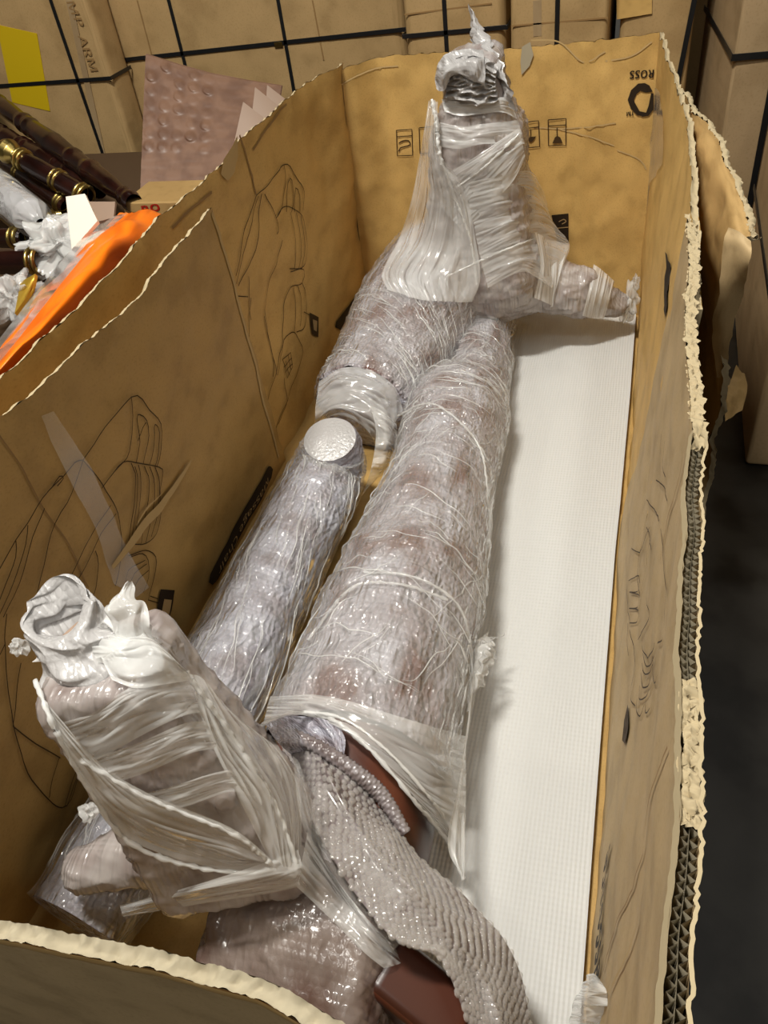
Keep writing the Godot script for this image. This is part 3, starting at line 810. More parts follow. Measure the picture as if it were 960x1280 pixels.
func near_carton() -> void:
	var t := thing("carton", "nearest brown open carton with printed massage chair drawing and torn corrugated right edge", "carton", Vector3(-0.45, 0, -0.8))
	var SL := func(a, b): return Vector3(lerpf(-0.95, pl(a, [-1.75, -1.44, -1.14, -0.72, -0.1], [-0.82, -0.814, -0.80, -0.813, -0.83]), b / 0.89) + dents(a + 11.0, b, 0.6), b, a)
	var lw := wall(t, "left_wall", M.kraft_brown, SL, func(b): return lerpf(-1.73, -1.44, b / 0.89), func(_b): return -0.12, func(a): return pl(a, [-1.44, -1.40, -1.2, -1.145, -1.12, -1.0, -0.72, -0.1], [0.895, 0.893, 0.888, 0.887, 0.872, 0.878, 0.885, 0.885]), Vector3.LEFT, 0.009, 90, 40, M.torn)
	var lines := [[Vector2(-0.845, 0.710), Vector2(-1.007, 0.726), Vector2(-1.054, 0.664), Vector2(-1.078, 0.615), Vector2(-1.063, 0.564), Vector2(-1.035, 0.541)], [Vector2(-1.007, 0.726), Vector2(-1.002, 0.689), Vector2(-0.975, 0.648), Vector2(-0.955, 0.628), Vector2(-0.912, 0.631), Vector2(-0.875, 0.627)], [Vector2(-0.975, 0.600), Vector2(-1.000, 0.629), Vector2(-1.012, 0.675), Vector2(-1.022, 0.677), Vector2(-1.038, 0.652), Vector2(-1.031, 0.621), Vector2(-0.994, 0.580)], [Vector2(-1.015, 0.563), Vector2(-1.037, 0.584), Vector2(-1.053, 0.625), Vector2(-1.062, 0.624), Vector2(-1.066, 0.603), Vector2(-1.051, 0.564), Vector2(-1.030, 0.545)],
		[Vector2(-0.996, 0.636), Vector2(-1.021, 0.648), Vector2(-1.035, 0.650)], [Vector2(-0.869, 0.627), Vector2(-0.925, 0.632), Vector2(-0.952, 0.622), Vector2(-0.975, 0.600), Vector2(-1.041, 0.536), Vector2(-1.051, 0.512), Vector2(-1.032, 0.483), Vector2(-1.022, 0.426), Vector2(-0.995, 0.393), Vector2(-0.954, 0.404), Vector2(-0.913, 0.443)], [Vector2(-0.961, 0.611), Vector2(-0.963, 0.568), Vector2(-0.935, 0.506), Vector2(-0.901, 0.465)], [Vector2(-0.979, 0.592), Vector2(-0.979, 0.547), Vector2(-0.950, 0.484), Vector2(-0.913, 0.444)], [Vector2(-0.998, 0.573), Vector2(-1.004, 0.525), Vector2(-0.974, 0.462), Vector2(-0.939, 0.419)], [Vector2(-1.014, 0.559), Vector2(-1.019, 0.508), Vector2(-0.992, 0.445), Vector2(-0.955, 0.405)], [Vector2(-1.030, 0.545), Vector2(-1.034, 0.499), Vector2(-1.011, 0.436), Vector2(-0.976, 0.402)], [Vector2(-0.968, 0.597), Vector2(-0.968, 0.555), Vector2(-0.943, 0.499), Vector2(-0.908, 0.454)],
		[Vector2(-0.845, 0.710), Vector2(-0.875, 0.627), Vector2(-0.890, 0.548), Vector2(-0.885, 0.490), Vector2(-0.859, 0.443), Vector2(-0.828, 0.414)], [Vector2(-0.845, 0.710), Vector2(-0.824, 0.722), Vector2(-0.789, 0.722), Vector2(-0.735, 0.722), Vector2(-0.689, 0.711), Vector2(-0.656, 0.707), Vector2(-0.609, 0.689)], [Vector2(-0.844, 0.709), Vector2(-0.795, 0.681), Vector2(-0.740, 0.662), Vector2(-0.688, 0.614), Vector2(-0.658, 0.582)], [Vector2(-0.731, 0.704), Vector2(-0.688, 0.682), Vector2(-0.633, 0.634), Vector2(-0.585, 0.609)], [Vector2(-0.688, 0.708), Vector2(-0.671, 0.684), Vector2(-0.621, 0.646), Vector2(-0.570, 0.614)], [Vector2(-0.656, 0.707), Vector2(-0.644, 0.682), Vector2(-0.610, 0.658), Vector2(-0.584, 0.641)], [Vector2(-0.759, 0.722), Vector2(-0.781, 0.728), Vector2(-0.787, 0.719), Vector2(-0.771, 0.716)],
		[Vector2(-0.878, 0.579), Vector2(-0.817, 0.574), Vector2(-0.765, 0.558), Vector2(-0.716, 0.533)], [Vector2(-0.885, 0.552), Vector2(-0.831, 0.552), Vector2(-0.782, 0.532), Vector2(-0.730, 0.518)], [Vector2(-0.805, 0.534), Vector2(-0.803, 0.502), Vector2(-0.776, 0.467), Vector2(-0.761, 0.460)], [Vector2(-0.889, 0.435), Vector2(-0.949, 0.389), Vector2(-0.976, 0.342), Vector2(-0.954, 0.302), Vector2(-0.917, 0.267)], [Vector2(-0.893, 0.427), Vector2(-0.936, 0.393), Vector2(-0.951, 0.357), Vector2(-0.937, 0.320), Vector2(-0.908, 0.304)], [Vector2(-0.855, 0.384), Vector2(-0.877, 0.405), Vector2(-0.941, 0.368)], [Vector2(-0.868, 0.365), Vector2(-0.894, 0.377), Vector2(-0.943, 0.355)], [Vector2(-0.881, 0.345), Vector2(-0.904, 0.350), Vector2(-0.943, 0.335)], [Vector2(-0.918, 0.269), Vector2(-0.946, 0.227)], [Vector2(-0.928, 0.270), Vector2(-0.950, 0.236)],
		[Vector2(-0.542, 0.560), Vector2(-0.565, 0.567)], [Vector2(-0.593, 0.608), Vector2(-0.561, 0.557), Vector2(-0.513, 0.427), Vector2(-0.491, 0.301), Vector2(-0.497, 0.197), Vector2(-0.511, 0.138), Vector2(-0.539, 0.116), Vector2(-0.572, 0.139)], [Vector2(-0.577, 0.503), Vector2(-0.540, 0.460), Vector2(-0.510, 0.421)], [Vector2(-0.555, 0.250), Vector2(-0.524, 0.228), Vector2(-0.500, 0.199)], [Vector2(-0.574, 0.164), Vector2(-0.539, 0.144), Vector2(-0.516, 0.129)], [Vector2(-0.576, 0.147), Vector2(-0.546, 0.131), Vector2(-0.522, 0.120)], [Vector2(-0.510, 0.421), Vector2(-0.526, 0.349), Vector2(-0.555, 0.244)]]
	obj("printed_drawing", ribbon_on(lines, 0.0022, SL, 0.0035, Vector3.RIGHT), M.ink_line, lw)
	obj("crease", ribbon_on([[Vector2(-0.703, 0.870), Vector2(-0.717, 0.801), Vector2(-0.730, 0.701), Vector2(-0.753, 0.603), Vector2(-0.760, 0.484)]], 0.0025, SL, 0.003, Vector3.RIGHT), M.crease, lw)
	obj("worn_edge", ribbon_on([[Vector2(-1.435, 0.885), Vector2(-1.472, 0.777), Vector2(-1.514, 0.641), Vector2(-1.564, 0.460), Vector2(-1.619, 0.248), Vector2(-1.674, 0.056)]], 0.010, SL, 0.002, Vector3.RIGHT), M.scuff, lw)
	obj("printed_symbol", fill_on([Vector2(-0.967, 0.249), Vector2(-1.012, 0.196), Vector2(-0.997, 0.175), Vector2(-0.963, 0.146), Vector2(-0.924, 0.201), Vector2(-0.943, 0.226)], SL, 0.004, Vector3.RIGHT), M.ink, lw)
	obj("printed_symbol", fill_on([Vector2(-0.968, 0.215), Vector2(-0.991, 0.186), Vector2(-0.966, 0.162), Vector2(-0.942, 0.194)], SL, 0.0055, Vector3.RIGHT), M.ink_kraft, lw)
	obj("printed_band", fill_on([Vector2(-1.602, 0.080), Vector2(-1.615, 0.059), Vector2(-1.600, 0.039), Vector2(-1.201, 0.028), Vector2(-1.172, 0.038), Vector2(-1.156, 0.065), Vector2(-1.167, 0.084), Vector2(-1.566, 0.099), Vector2(-1.584, 0.097)], SL, 0.004, Vector3.RIGHT), M.ink, lw)
	var tx: Array = [Vector2(-1.569, 0.074), Vector2(-1.211, 0.062), Vector2(-1.645, -0.026), Vector2(-1.252, -0.047)]
	obj("printed_text", text_on("Massage Chair", false, tx[0], tx[1], Vector2(0, -1), 0.030, SL, 0.0055, Vector3.RIGHT), M.ink_kraft, lw)
	obj("printed_text", text_on("essence", true, tx[2], tx[3], Vector2(0, -1), 0.055, SL, 0.004, Vector3.RIGHT), M.ink, lw)
	obj("clear_tape", fill_on([Vector2(-0.785, 0.843), Vector2(-0.812, 0.832), Vector2(-0.856, 0.688), Vector2(-0.889, 0.450), Vector2(-0.929, 0.297), Vector2(-0.879, 0.322), Vector2(-0.825, 0.422), Vector2(-0.820, 0.579), Vector2(-0.796, 0.716)], SL, 0.005, Vector3.RIGHT), M.tape, lw)
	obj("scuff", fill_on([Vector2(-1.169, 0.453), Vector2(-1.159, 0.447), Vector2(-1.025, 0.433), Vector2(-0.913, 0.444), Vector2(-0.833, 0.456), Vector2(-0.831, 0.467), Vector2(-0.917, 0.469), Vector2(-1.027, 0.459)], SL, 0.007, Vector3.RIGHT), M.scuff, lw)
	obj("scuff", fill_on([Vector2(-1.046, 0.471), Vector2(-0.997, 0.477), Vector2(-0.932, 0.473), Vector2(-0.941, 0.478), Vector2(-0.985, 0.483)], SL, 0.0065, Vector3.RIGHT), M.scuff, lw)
	# right wall
	var SR := func(a, b): return Vector3(lerpf(0.045, pl(a, [-1.6, -1.28, -0.94, -0.76, -0.566, -0.387, -0.318, -0.17, 0.0], [0.090, 0.088, 0.086, 0.086, 0.078, 0.073, 0.068, 0.060, 0.055]), b / 0.89) + 0.02 * sin(PI * clampf(b / 0.89, 0, 1)) * 0.4 - dents(a + 17.0, b, 0.5), b, a)
	var topR := func(a): return pl(a, [-1.5, -1.4, -1.3, -1.0, -0.8, -0.77, -0.74, -0.4, -0.36, -0.3, -0.1], [0.88, 0.885, 0.89, 0.885, 0.89, 0.905, 0.885, 0.888, 0.882, 0.887, 0.887])
	var rw := wall(t, "right_wall", M.kraft_outer, SR, func(b): return lerpf(-1.60, -1.38, b / 0.89), func(_b): return -0.10, topR, Vector3.RIGHT, 0.015, 90, 40, M.torn, 0.004, [1])
	var fz := noise(40.0, 3, 79)
	# ruffled, crushed stretches of the edge, and the open flutes between the liners
	var rough := []
	for sp in [[-1.40, -0.745], [-0.43, -0.30]]:
		rough.append(grid(220 if sp[0] < -1.0 else 70, 6, func(u, v):
			var a: float = lerpf(sp[0], sp[1], u)
			var p: Vector3 = SR.call(a, topR.call(a) - 0.002) + Vector3.RIGHT * 0.016 * v
			var w := sin(v * PI) + 0.25
			return p + Vector3(fz.get_noise_2d(a * 1.2, v * 0.04) * 0.006, fz.get_noise_2d(a * 2.0 + 3.0, v * 0.06) * 0.008 * w, 0.0)))
	obj("crushed_edge", join(rough), M.torn, rw)
	var fl := []
	for row in 2:
		var pitch := 0.0085
		var n := int(0.66 / pitch)
		fl.append(grid(n * 2, 1, func(u, v):
			var k := roundi(u * n * 2)
			var a := -0.76 + k * pitch * 0.5
			var p: Vector3 = SR.call(a, topR.call(a))
			return p + Vector3(0.0016 + row * 0.0068 + (0.0058 if k % 2 else 0.0), -0.003 - 0.03 * (1.0 - v) + fz.get_noise_1d(a * 3.0 + row) * 0.004, 0)))
	fl.append(grid(120, 1, func(u, v):
		var a: float = lerpf(-0.76, -0.1, u)
		return SR.call(a, topR.call(a)) + Vector3(0.0078, -0.003 - 0.03 * (1.0 - v), 0)))
	obj("flute", join(fl), M.torn_grey, rw)
	var lip := grid(160, 3, func(u, v):
		var a: float = lerpf(-0.76, -0.1, u)
		return SR.call(a, topR.call(a) + 0.002 - 0.0 * v) + Vector3(-0.003 + 0.0035 * v + fz.get_noise_1d(a * 1.3) * 0.0015, 0.001 - 0.012 * (1.0 - v), 0))
	obj("peeled_liner", join([lip, grid(160, 2, func(u, v):
		var a: float = lerpf(-0.76, -0.1, u)
		return SR.call(a, topR.call(a)) + Vector3(0.0140 + 0.003 * v + fz.get_noise_1d(a * 2.3) * 0.003, 0.001 + fz.get_noise_1d(a * 3.1) * 0.003, 0))]), M.torn, rw)
	var rl := [[Vector2(-1.057, 0.581), Vector2(-0.925, 0.678), Vector2(-0.847, 0.719)], [Vector2(-1.134, 0.470), Vector2(-0.963, 0.593), Vector2(-0.871, 0.659)], [Vector2(-1.087, 0.652), Vector2(-1.048, 0.642)], [Vector2(-1.023, 0.687), Vector2(-0.975, 0.674), Vector2(-0.929, 0.693)], [Vector2(-1.016, 0.512), Vector2(-1.062, 0.409), Vector2(-1.182, 0.298)], [Vector2(-0.937, 0.562), Vector2(-0.955, 0.485), Vector2(-0.950, 0.427)], [Vector2(-1.182, 0.298), Vector2(-1.149, 0.257), Vector2(-1.095, 0.249), Vector2(-0.971, 0.313)], [Vector2(-1.042, 0.488), Vector2(-0.878, 0.581), Vector2(-0.840, 0.533), Vector2(-0.784, 0.553), Vector2(-0.859, 0.409)], [Vector2(-0.844, 0.670), Vector2(-0.766, 0.691), Vector2(-0.678, 0.713), Vector2(-0.621, 0.709), Vector2(-0.662, 0.646)],
		[Vector2(-1.117, 0.272), Vector2(-1.021, 0.388), Vector2(-0.990, 0.383), Vector2(-1.075, 0.285)], [Vector2(-1.075, 0.285), Vector2(-0.965, 0.398), Vector2(-0.950, 0.385), Vector2(-1.024, 0.296)], [Vector2(-1.018, 0.303), Vector2(-0.931, 0.398), Vector2(-0.917, 0.385), Vector2(-0.976, 0.311)], [Vector2(-1.092, 0.370), Vector2(-1.021, 0.375), Vector2(-0.950, 0.410)],
		[Vector2(-0.809, 0.479), Vector2(-0.811, 0.453), Vector2(-0.728, 0.531), Vector2(-0.685, 0.601), Vector2(-0.687, 0.615)], [Vector2(-0.781, 0.474), Vector2(-0.742, 0.497), Vector2(-0.684, 0.571), Vector2(-0.663, 0.618)], [Vector2(-0.772, 0.462), Vector2(-0.737, 0.485), Vector2(-0.682, 0.556), Vector2(-0.654, 0.614)], [Vector2(-0.676, 0.602), Vector2(-0.605, 0.640), Vector2(-0.597, 0.667)], [Vector2(-0.760, 0.454), Vector2(-0.716, 0.483), Vector2(-0.670, 0.542), Vector2(-0.642, 0.599)], [Vector2(-0.741, 0.448), Vector2(-0.707, 0.464), Vector2(-0.661, 0.529), Vector2(-0.635, 0.588)], [Vector2(-0.648, 0.547), Vector2(-0.611, 0.569), Vector2(-0.593, 0.606)], [Vector2(-0.749, 0.420), Vector2(-0.701, 0.444), Vector2(-0.649, 0.505), Vector2(-0.645, 0.538)], [Vector2(-0.955, 0.317), Vector2(-0.832, 0.385), Vector2(-0.795, 0.346), Vector2(-0.723, 0.416)], [Vector2(-1.003, 0.279), Vector2(-0.901, 0.312)]]
	obj("printed_drawing", ribbon_on(rl, 0.0022, SR, -0.003, Vector3.RIGHT), M.ink_line, rw)
	obj("printed_symbol", fill_on([Vector2(-0.802, 0.310), Vector2(-0.789, 0.282), Vector2(-0.757, 0.272), Vector2(-0.721, 0.317), Vector2(-0.733, 0.344)], SR, -0.003, Vector3.RIGHT), M.ink_line, rw)
	var tn: Array = [Vector2(-0.441, 0.151), Vector2(-0.600, 0.241)]
	obj("printed_text", text_on("essence", true, tn[0], tn[1], Vector2(0, -1), 0.075, SR, -0.004, Vector3.RIGHT), M.ink, rw)
	for q in [[Vector2(-0.778, 0.849), Vector2(-0.787, 0.792), Vector2(-0.813, 0.715), Vector2(-0.791, 0.661)], [Vector2(-0.404, 0.822), Vector2(-0.417, 0.708), Vector2(-0.408, 0.566), Vector2(-0.433, 0.329), Vector2(-0.424, 0.205)]]: obj("crease", ribbon_on([q], 0.003, SR, -0.0025, Vector3.RIGHT), M.crease, rw)
	obj("scuff", ribbon_on([[Vector2(-0.340, 0.622), Vector2(-0.343, 0.518), Vector2(-0.349, 0.367)]], 0.003, SR, -0.003, Vector3.RIGHT), M.scuff, rw)
	# near wall, seen over its torn top edge from outside
	var SN := func(a, b): return Vector3(a, b, pl(a, [-0.9, -0.411, -0.28, -0.197, -0.135, -0.05, 0.1], [-0.135, -0.137, -0.146, -0.145, -0.133, -0.115, -0.10]) - 0.05 * (0.89 - b) + dents(a + 23.0, b, 0.2))
	var nw := wall(t, "near_wall", M.kraft_outer, func(a, b): return SN.call(-a, b), func(_b): return -0.06, func(_b): return 0.86, func(a): return pl(-a, [-0.9, -0.42, -0.3, -0.2, -0.13, -0.05, 0.1], [0.862, 0.860, 0.855, 0.862, 0.852, 0.83, 0.80]), Vector3.BACK, 0.012, 110, 20, M.torn_grey)
	obj("peeled_liner", grid(140, 4, func(u, v):
		var a: float = lerpf(-0.7, -0.05, u)
		var b: float = pl(a, [-0.9, -0.42, -0.3, -0.2, -0.13, -0.05, 0.1], [0.862, 0.860, 0.855, 0.862, 0.852, 0.83, 0.80])
		return SN.call(a, b) + Vector3(0, 0.001 - 0.012 * v - 0.004 * fz.get_noise_1d(a) * v, 0.0135 + 0.001 * sin(v * PI)), false, true), M.kraft_flap, nw)
	var bt := grid(20, 30, func(u, v): return Vector3(lerpf(-0.95, 0.05, u), 0.009 + dents(u * 2.0, v * 3.0 + 9.0, 0.2), lerpf(-0.17, -1.60, v)), false, false, 1.0, 1.5)
	obj("bottom", bt, M.kraft_brown, t)

# ---------------------------------------------------------------- stacked cartons behind
func stacked(label: String, m: Material, lo: Vector3, hi: Vector3, r := 0.025, turn := 0.0) -> Node3D:
	var c := (lo + hi) * 0.5
	var t := thing("strapped_carton", label, "carton", Vector3(c.x, lo.y, c.z), turn, "strapped cartons stacked behind")
	var b := MeshInstance3D.new()
	b.name = "body"
	b.mesh = rbox(hi - lo, r, 8, 0.006)
	b.material_override = m
	b.position.y = (hi.y - lo.y) * 0.5
	t.add_child(b)
	t.set_meta("half", (hi - lo) * 0.5)
	return t

func strap(t: Node3D, vertical: bool, at: float, w := 0.016, tilt := 0.0) -> void:     # a band round the carton; at: world-like offset from its centre or height
	var h: Vector3 = t.get_meta("half")
	var e := 0.0085
	var parts := []
	if vertical:
		var d := tilt
		parts.append(bar(Vector3(at, -0.001, h.z + e), Vector3(at + d, 2.0 * h.y + 0.001, h.z + e), Vector3.BACK, w, 0.003))
		parts.append(bar(Vector3(at + d, 2.0 * h.y + 0.002, h.z + e), Vector3(at + d, 2.0 * h.y + 0.002, -h.z), Vector3.UP, w, 0.003))
	else:
		for s in [[Vector3(-h.x - e, at, h.z + e), Vector3(h.x + e, at + tilt, h.z + e), Vector3.BACK], [Vector3(h.x + e, at + tilt, h.z + e), Vector3(h.x + e, at + tilt, -h.z), Vector3.RIGHT], [Vector3(-h.x - e, at, h.z + e), Vector3(-h.x - e, at, -h.z), Vector3.LEFT]]:
			parts.append(bar(s[0], s[1], s[2], w, 0.003))
	var o := MeshInstance3D.new()
	o.name = "strap"
	o.mesh = join(parts)
	o.material_override = M.strap
	t.add_child(o, true)

func on_front(t: Node3D, called: String, a: Vector2, b: Vector2, m: Material, w: float, z := 0.0) -> void:
	var h: Vector3 = t.get_meta("half")
	var o := MeshInstance3D.new()
	o.name = called
	o.mesh = bar(Vector3(a.x, a.y, h.z + 0.0070 + z), Vector3(b.x, b.y, h.z + 0.0070 + z), Vector3.BACK, w, 0.002)
	o.material_override = m
	t.add_child(o, true)

func stack() -> void:
	# left, with a yellow sticker
	var t := stacked("strapped brown carton with yellow sticker and pencilled letters, leftmost of the stack", M.kraft_stack, Vector3(-3.9, 0.0, -3.735), Vector3(-2.352, 1.500, -3.550), 0.03)
	var base: Vector3 = t.position
	strap(t, false, 0.683)
	strap(t, false, 0.237)
	strap(t, true, -2.520 - base.x)
	on_front(t, "yellow_sticker", Vector2(-2.747, 0.907) - Vector2(base.x, 0), Vector2(-2.828, 0.584) - Vector2(base.x, 0), M.yellow_paper, 0.20, -0.001)
	on_front(t, "tape_seam", Vector2(-2.430, 0.995) - Vector2(base.x, 0), Vector2(-2.538, 0.247) - Vector2(base.x, 0), M.kraft_stack_grey, 0.03, -0.001)
	var S := func(a, b): return Vector3(a, b, -3.55 + 0.008)
	var tx := [Vector2(-2.445, 0.990), Vector2(-2.432, 0.898), Vector2(-2.444, 0.861), Vector2(-2.437, 0.719)]
	obj("pencilled_text", text_on("MP", false, tx[0], tx[1], Vector2(1, 0), 0.04, S, 0.0, Vector3.BACK), M.crease, t)
	obj("pencilled_text", text_on("ARM", false, tx[2], tx[3], Vector2(1, 0), 0.04, S, 0.0, Vector3.BACK), M.crease, t)
	# wide one on a pallet
	t = stacked("wide brown carton with black straps crossing and a brass strap clip", M.kraft_stack, Vector3(-2.456, 0.37, -4.9), Vector3(-0.990, 1.6, -3.75), 0.05)
	base = t.position
	strap(t, false, 0.711 - base.y, 0.017, 0.035)
	strap(t, true, -2.061 - base.x)
	strap(t, true, -1.541 - base.x)
	on_front(t, "strap_clip", Vector2(-1.595, 0.725) - Vector2(base.x, base.y), Vector2(-1.556, 0.726) - Vector2(base.x, base.y), M.brass, 0.022, 0.003)
	on_front(t, "tape_seam", Vector2(-2.219, 0.943) - Vector2(base.x, base.y), Vector2(-2.222, 0.725) - Vector2(base.x, base.y), M.crease, 0.006, -0.002)
	on_front(t, "tape_seam", Vector2(-1.385, 0.881) - Vector2(base.x, base.y), Vector2(-1.375, 0.651) - Vector2(base.x, base.y), M.crease, 0.006, -0.002)
	var p := thing("pallet", "dark wooden pallet under the wide strapped carton", "pallet", Vector3(-1.5, 0, -4.3))
	for i in 3: obj("bearer", bar(Vector3(-2.05 + i * 0.5, 0.13, -4.85), Vector3(-2.05 + i * 0.5, 0.13, -3.85), Vector3.UP, 0.1, 0.26), M.pallet_wood, p)
	for i in 5: obj("deck_board", bar(Vector3(-2.12, 0.308, -4.8 + i * 0.23), Vector3(-0.98, 0.308, -4.8 + i * 0.23), Vector3.UP, 0.14, 0.096), M.pallet_wood, p)
	# between the wide one and the corner
	t = stacked("narrow brown carton with crossed black straps behind the wrapped upright foot", M.kraft_stack, Vector3(-0.900, 0, -4.1), Vector3(-0.510, 1.55, -3.4), 0.03)
	base = t.position
	strap(t, false, 0.788, 0.016, 0.005)
	strap(t, true, -0.737 - base.x)
	on_front(t, "tape_seam", Vector2(-0.894, 0.860) - Vector2(base.x, 0), Vector2(-0.559, 0.872) - Vector2(base.x, 0), M.crease, 0.006, -0.002)
	t = stacked("brown carton with one upright black strap behind the far carton wall", M.kraft_stack, Vector3(-0.477, 0, -4.1), Vector3(-0.133, 1.55, -3.3), 0.02)
	base = t.position
	strap(t, true, -0.310 - base.x)
	on_front(t, "tape_seam", Vector2(-0.472, 0.814) - Vector2(base.x, 0), Vector2(-0.135, 0.816) - Vector2(base.x, 0), M.crease, 0.006, -0.002)
	on_front(t, "tape_seam", Vector2(-0.381, 0.887) - Vector2(base.x, 0), Vector2(-0.379, 0.775) - Vector2(base.x, 0), M.kraft_stack_grey, 0.03, -0.002)
	t = stacked("brown carton with a torn square flap and a slanting black strap", M.kraft_stack, Vector3(-0.095, 0, -4.1), Vector3(0.156, 1.55, -3.4), 0.02)
	base = t.position
	strap(t, true, 0.075 - base.x, 0.018, 0.14)
	on_front(t, "torn_patch", Vector2(-0.056, 0.893) - Vector2(base.x, 0), Vector2(-0.048, 0.795) - Vector2(base.x, 0), M.kraft, 0.12, 0.004)
	# right
	t = stacked("tall grey brown carton with strap round its corner, right of the torn flap", M.kraft_stack_grey, Vector3(0.241, 0, -3.75), Vector3(0.841, 1.6, -3.0), 0.012, 0.08)
	base = t.position
	strap(t, false, 0.743, 0.02)
	strap(t, true, 0.366 - base.x, 0.02)
	stacked("plain brown carton glimpsed in the gap left of the tall grey brown one", M.kraft_stack, Vector3(0.16, 0, -5.2), Vector3(0.75, 1.6, -4.5), 0.02)
	t = stacked("dark strapped carton at the right edge, standing on the bare floor", M.kraft_stack_grey, Vector3(0.37, 0, -2.75), Vector3(0.95, 0.80, -1.85), 0.012, -0.02)
	base = t.position
	strap(t, false, 0.42, 0.016)
	strap(t, true, -0.20, 0.016)

func foam_mat() -> void:
	var lo := 0.0
	var f := func(u, v):
		var z := lerpf(-0.14, -2.62, v)
		var x := lerpf(-0.42, pl(z, [-2.7, -2.1, -1.6, -1.44, -0.79, -0.1], [0.050, 0.047, 0.040, 0.036, 0.033, 0.033]), u)
		return Vector3(x, 0.03 + dents(x, z * 0.5 + 31.0, 0.35), z - 0.03 * u * v)
	var t := grid(24, 90, f, false, false, 0.45, 2.5)
	var s := grid(90, 1, func(u, v): return f.call(1.0, u) - Vector3(0, 0.014 * v, 0))
	var e := grid(24, 1, func(u, v): return f.call(u, 1.0) - Vector3(0, 0.014 * v, 0))
	tag(obj("foam_mat", join([t, s, e]), M.foam), "long white ribbed foam mat lying on the carton bottom along the right wall", "foam mat")

# ---------------------------------------------------------------- wrapped pieces
var big := noise(5.0, 3, 101)
var mid := noise(14.0, 1, 102)
var sml := noise(36.0, 1, 103)

func wrinkle(p: Vector3, k := 1.0) -> float:
	return k * (big.get_noise_3dv(p) * 0.012 + (pow(1.0 - absf(mid.get_noise_3dv(p)), 4.0) - 0.4) * 0.005 + (pow(1.0 - absf(sml.get_noise_3dv(p)), 4.0) - 0.4) * 0.0022)

func skin(p: Vector3, k := 1.0) -> float:       # the stretched film over it: longer creases along z
	var q := Vector3(p.x * 1.0, p.y * 1.0, p.z * 0.35)
	return k * (big.get_noise_3dv(p) * 0.012 + (pow(1.0 - absf(mid.get_noise_3dv(q * 1.6)), 5.0)) * 0.006 + 0.003)

# a sheet of film through rows of points; creases run along the rows, or across them where down is set
func sheet(parent: Node, called: String, m: Material, rows: Array, nu: int, nv: int, amp: float, us := 0.2, vs := 0.3, down := false) -> MeshInstance3D:
	var f := patchf(rows, func(p, u, v):
		var c: float = u * us if down else v * vs
		var l: float = v * vs if down else u * us
		var e := minf(1.0, minf(u, 1.0 - u) * 8.0 + 0.35) * minf(1.0, minf(v, 1.0 - v) * 8.0 + 0.35)
		var w := 0.9 * mid.get_noise_3d(c * 1.3, l * 0.25, p.y * 0.3) + 0.5 * (0.5 - absf(sml.get_noise_3d(c * 0.6, l * 0.10, p.y * 0.1)) * 1.6)
		return Vector3(0.35 * w, w, 0.6 * w) * amp * e)
	var mesh := grid(nu, nv, f, false, false, us, vs) if down else grid(nv, nu, func(a, b): return f.call(b, a), false, true, vs, us)
	return obj(called, mesh, m, parent)

func cord(pts: Array, r: float, nu := 8, nv := 80) -> ArrayMesh:
	return tube(pts, [r, r], nu, nv, func(p, _u, _v): return r * 0.7 * sml.get_noise_3dv(p * 2.0))

# many fine raised creases of the film over a tube
func creases(parent: Node, f: Callable, n: int, seed_: int, du: float, dv: float, r: float, lo := 0.02, hi := 0.97) -> void:
	var g := RandomNumberGenerator.new()
	g.seed = seed_
	var list := []
	for i in n:
		var u0 := g.randf_range(-0.02, 0.52)
		var v0 := g.randf_range(lo, hi)
		var k := g.randf_range(0.35, 1.0)
		var s := g.randf_range(0.6, 1.4)
		var pts := []
		for j in 8:
			var q := j / 7.0
			var v := v0 + dv * k * s * q + 0.006 * sml.get_noise_2d(q * 0.05 + i, 0.0)
			if v > hi: break
			pts.append(f.call(u0 + du * k * q + 0.01 * sml.get_noise_2d(i, q * 0.04), v))
		if pts.size() > 3:
			var rr := r * g.randf_range(0.6, 1.3)
			list.append(tube(pts, [rr * 0.2, rr, rr, rr * 0.2], 5, 26))
	obj("film_crease", join(list), M.film_milky, parent, "stuff")

func ruffle(parent: Node, called: String, m: Material, c: Vector3, size: Vector3, seed_: float, folds := 1.2) -> void:   # a crumpled knot of film
	obj(called, grid(60, 40, func(u, v):
		var th: float = u * TAU
		var ph: float = v * PI
		var d := Vector3(sin(ph) * cos(th), cos(ph), sin(ph) * sin(th))
		var r := 0.75 + 0.55 * mid.get_noise_3dv(d * 0.055 * folds + Vector3.ONE * seed_) + 0.3 * (1.0 - absf(sml.get_noise_3dv(d * 0.022 * folds + Vector3.ONE * seed_)) * 2.0)
		return c + d * size * r, true, true, 0.3, 0.2), m, parent)

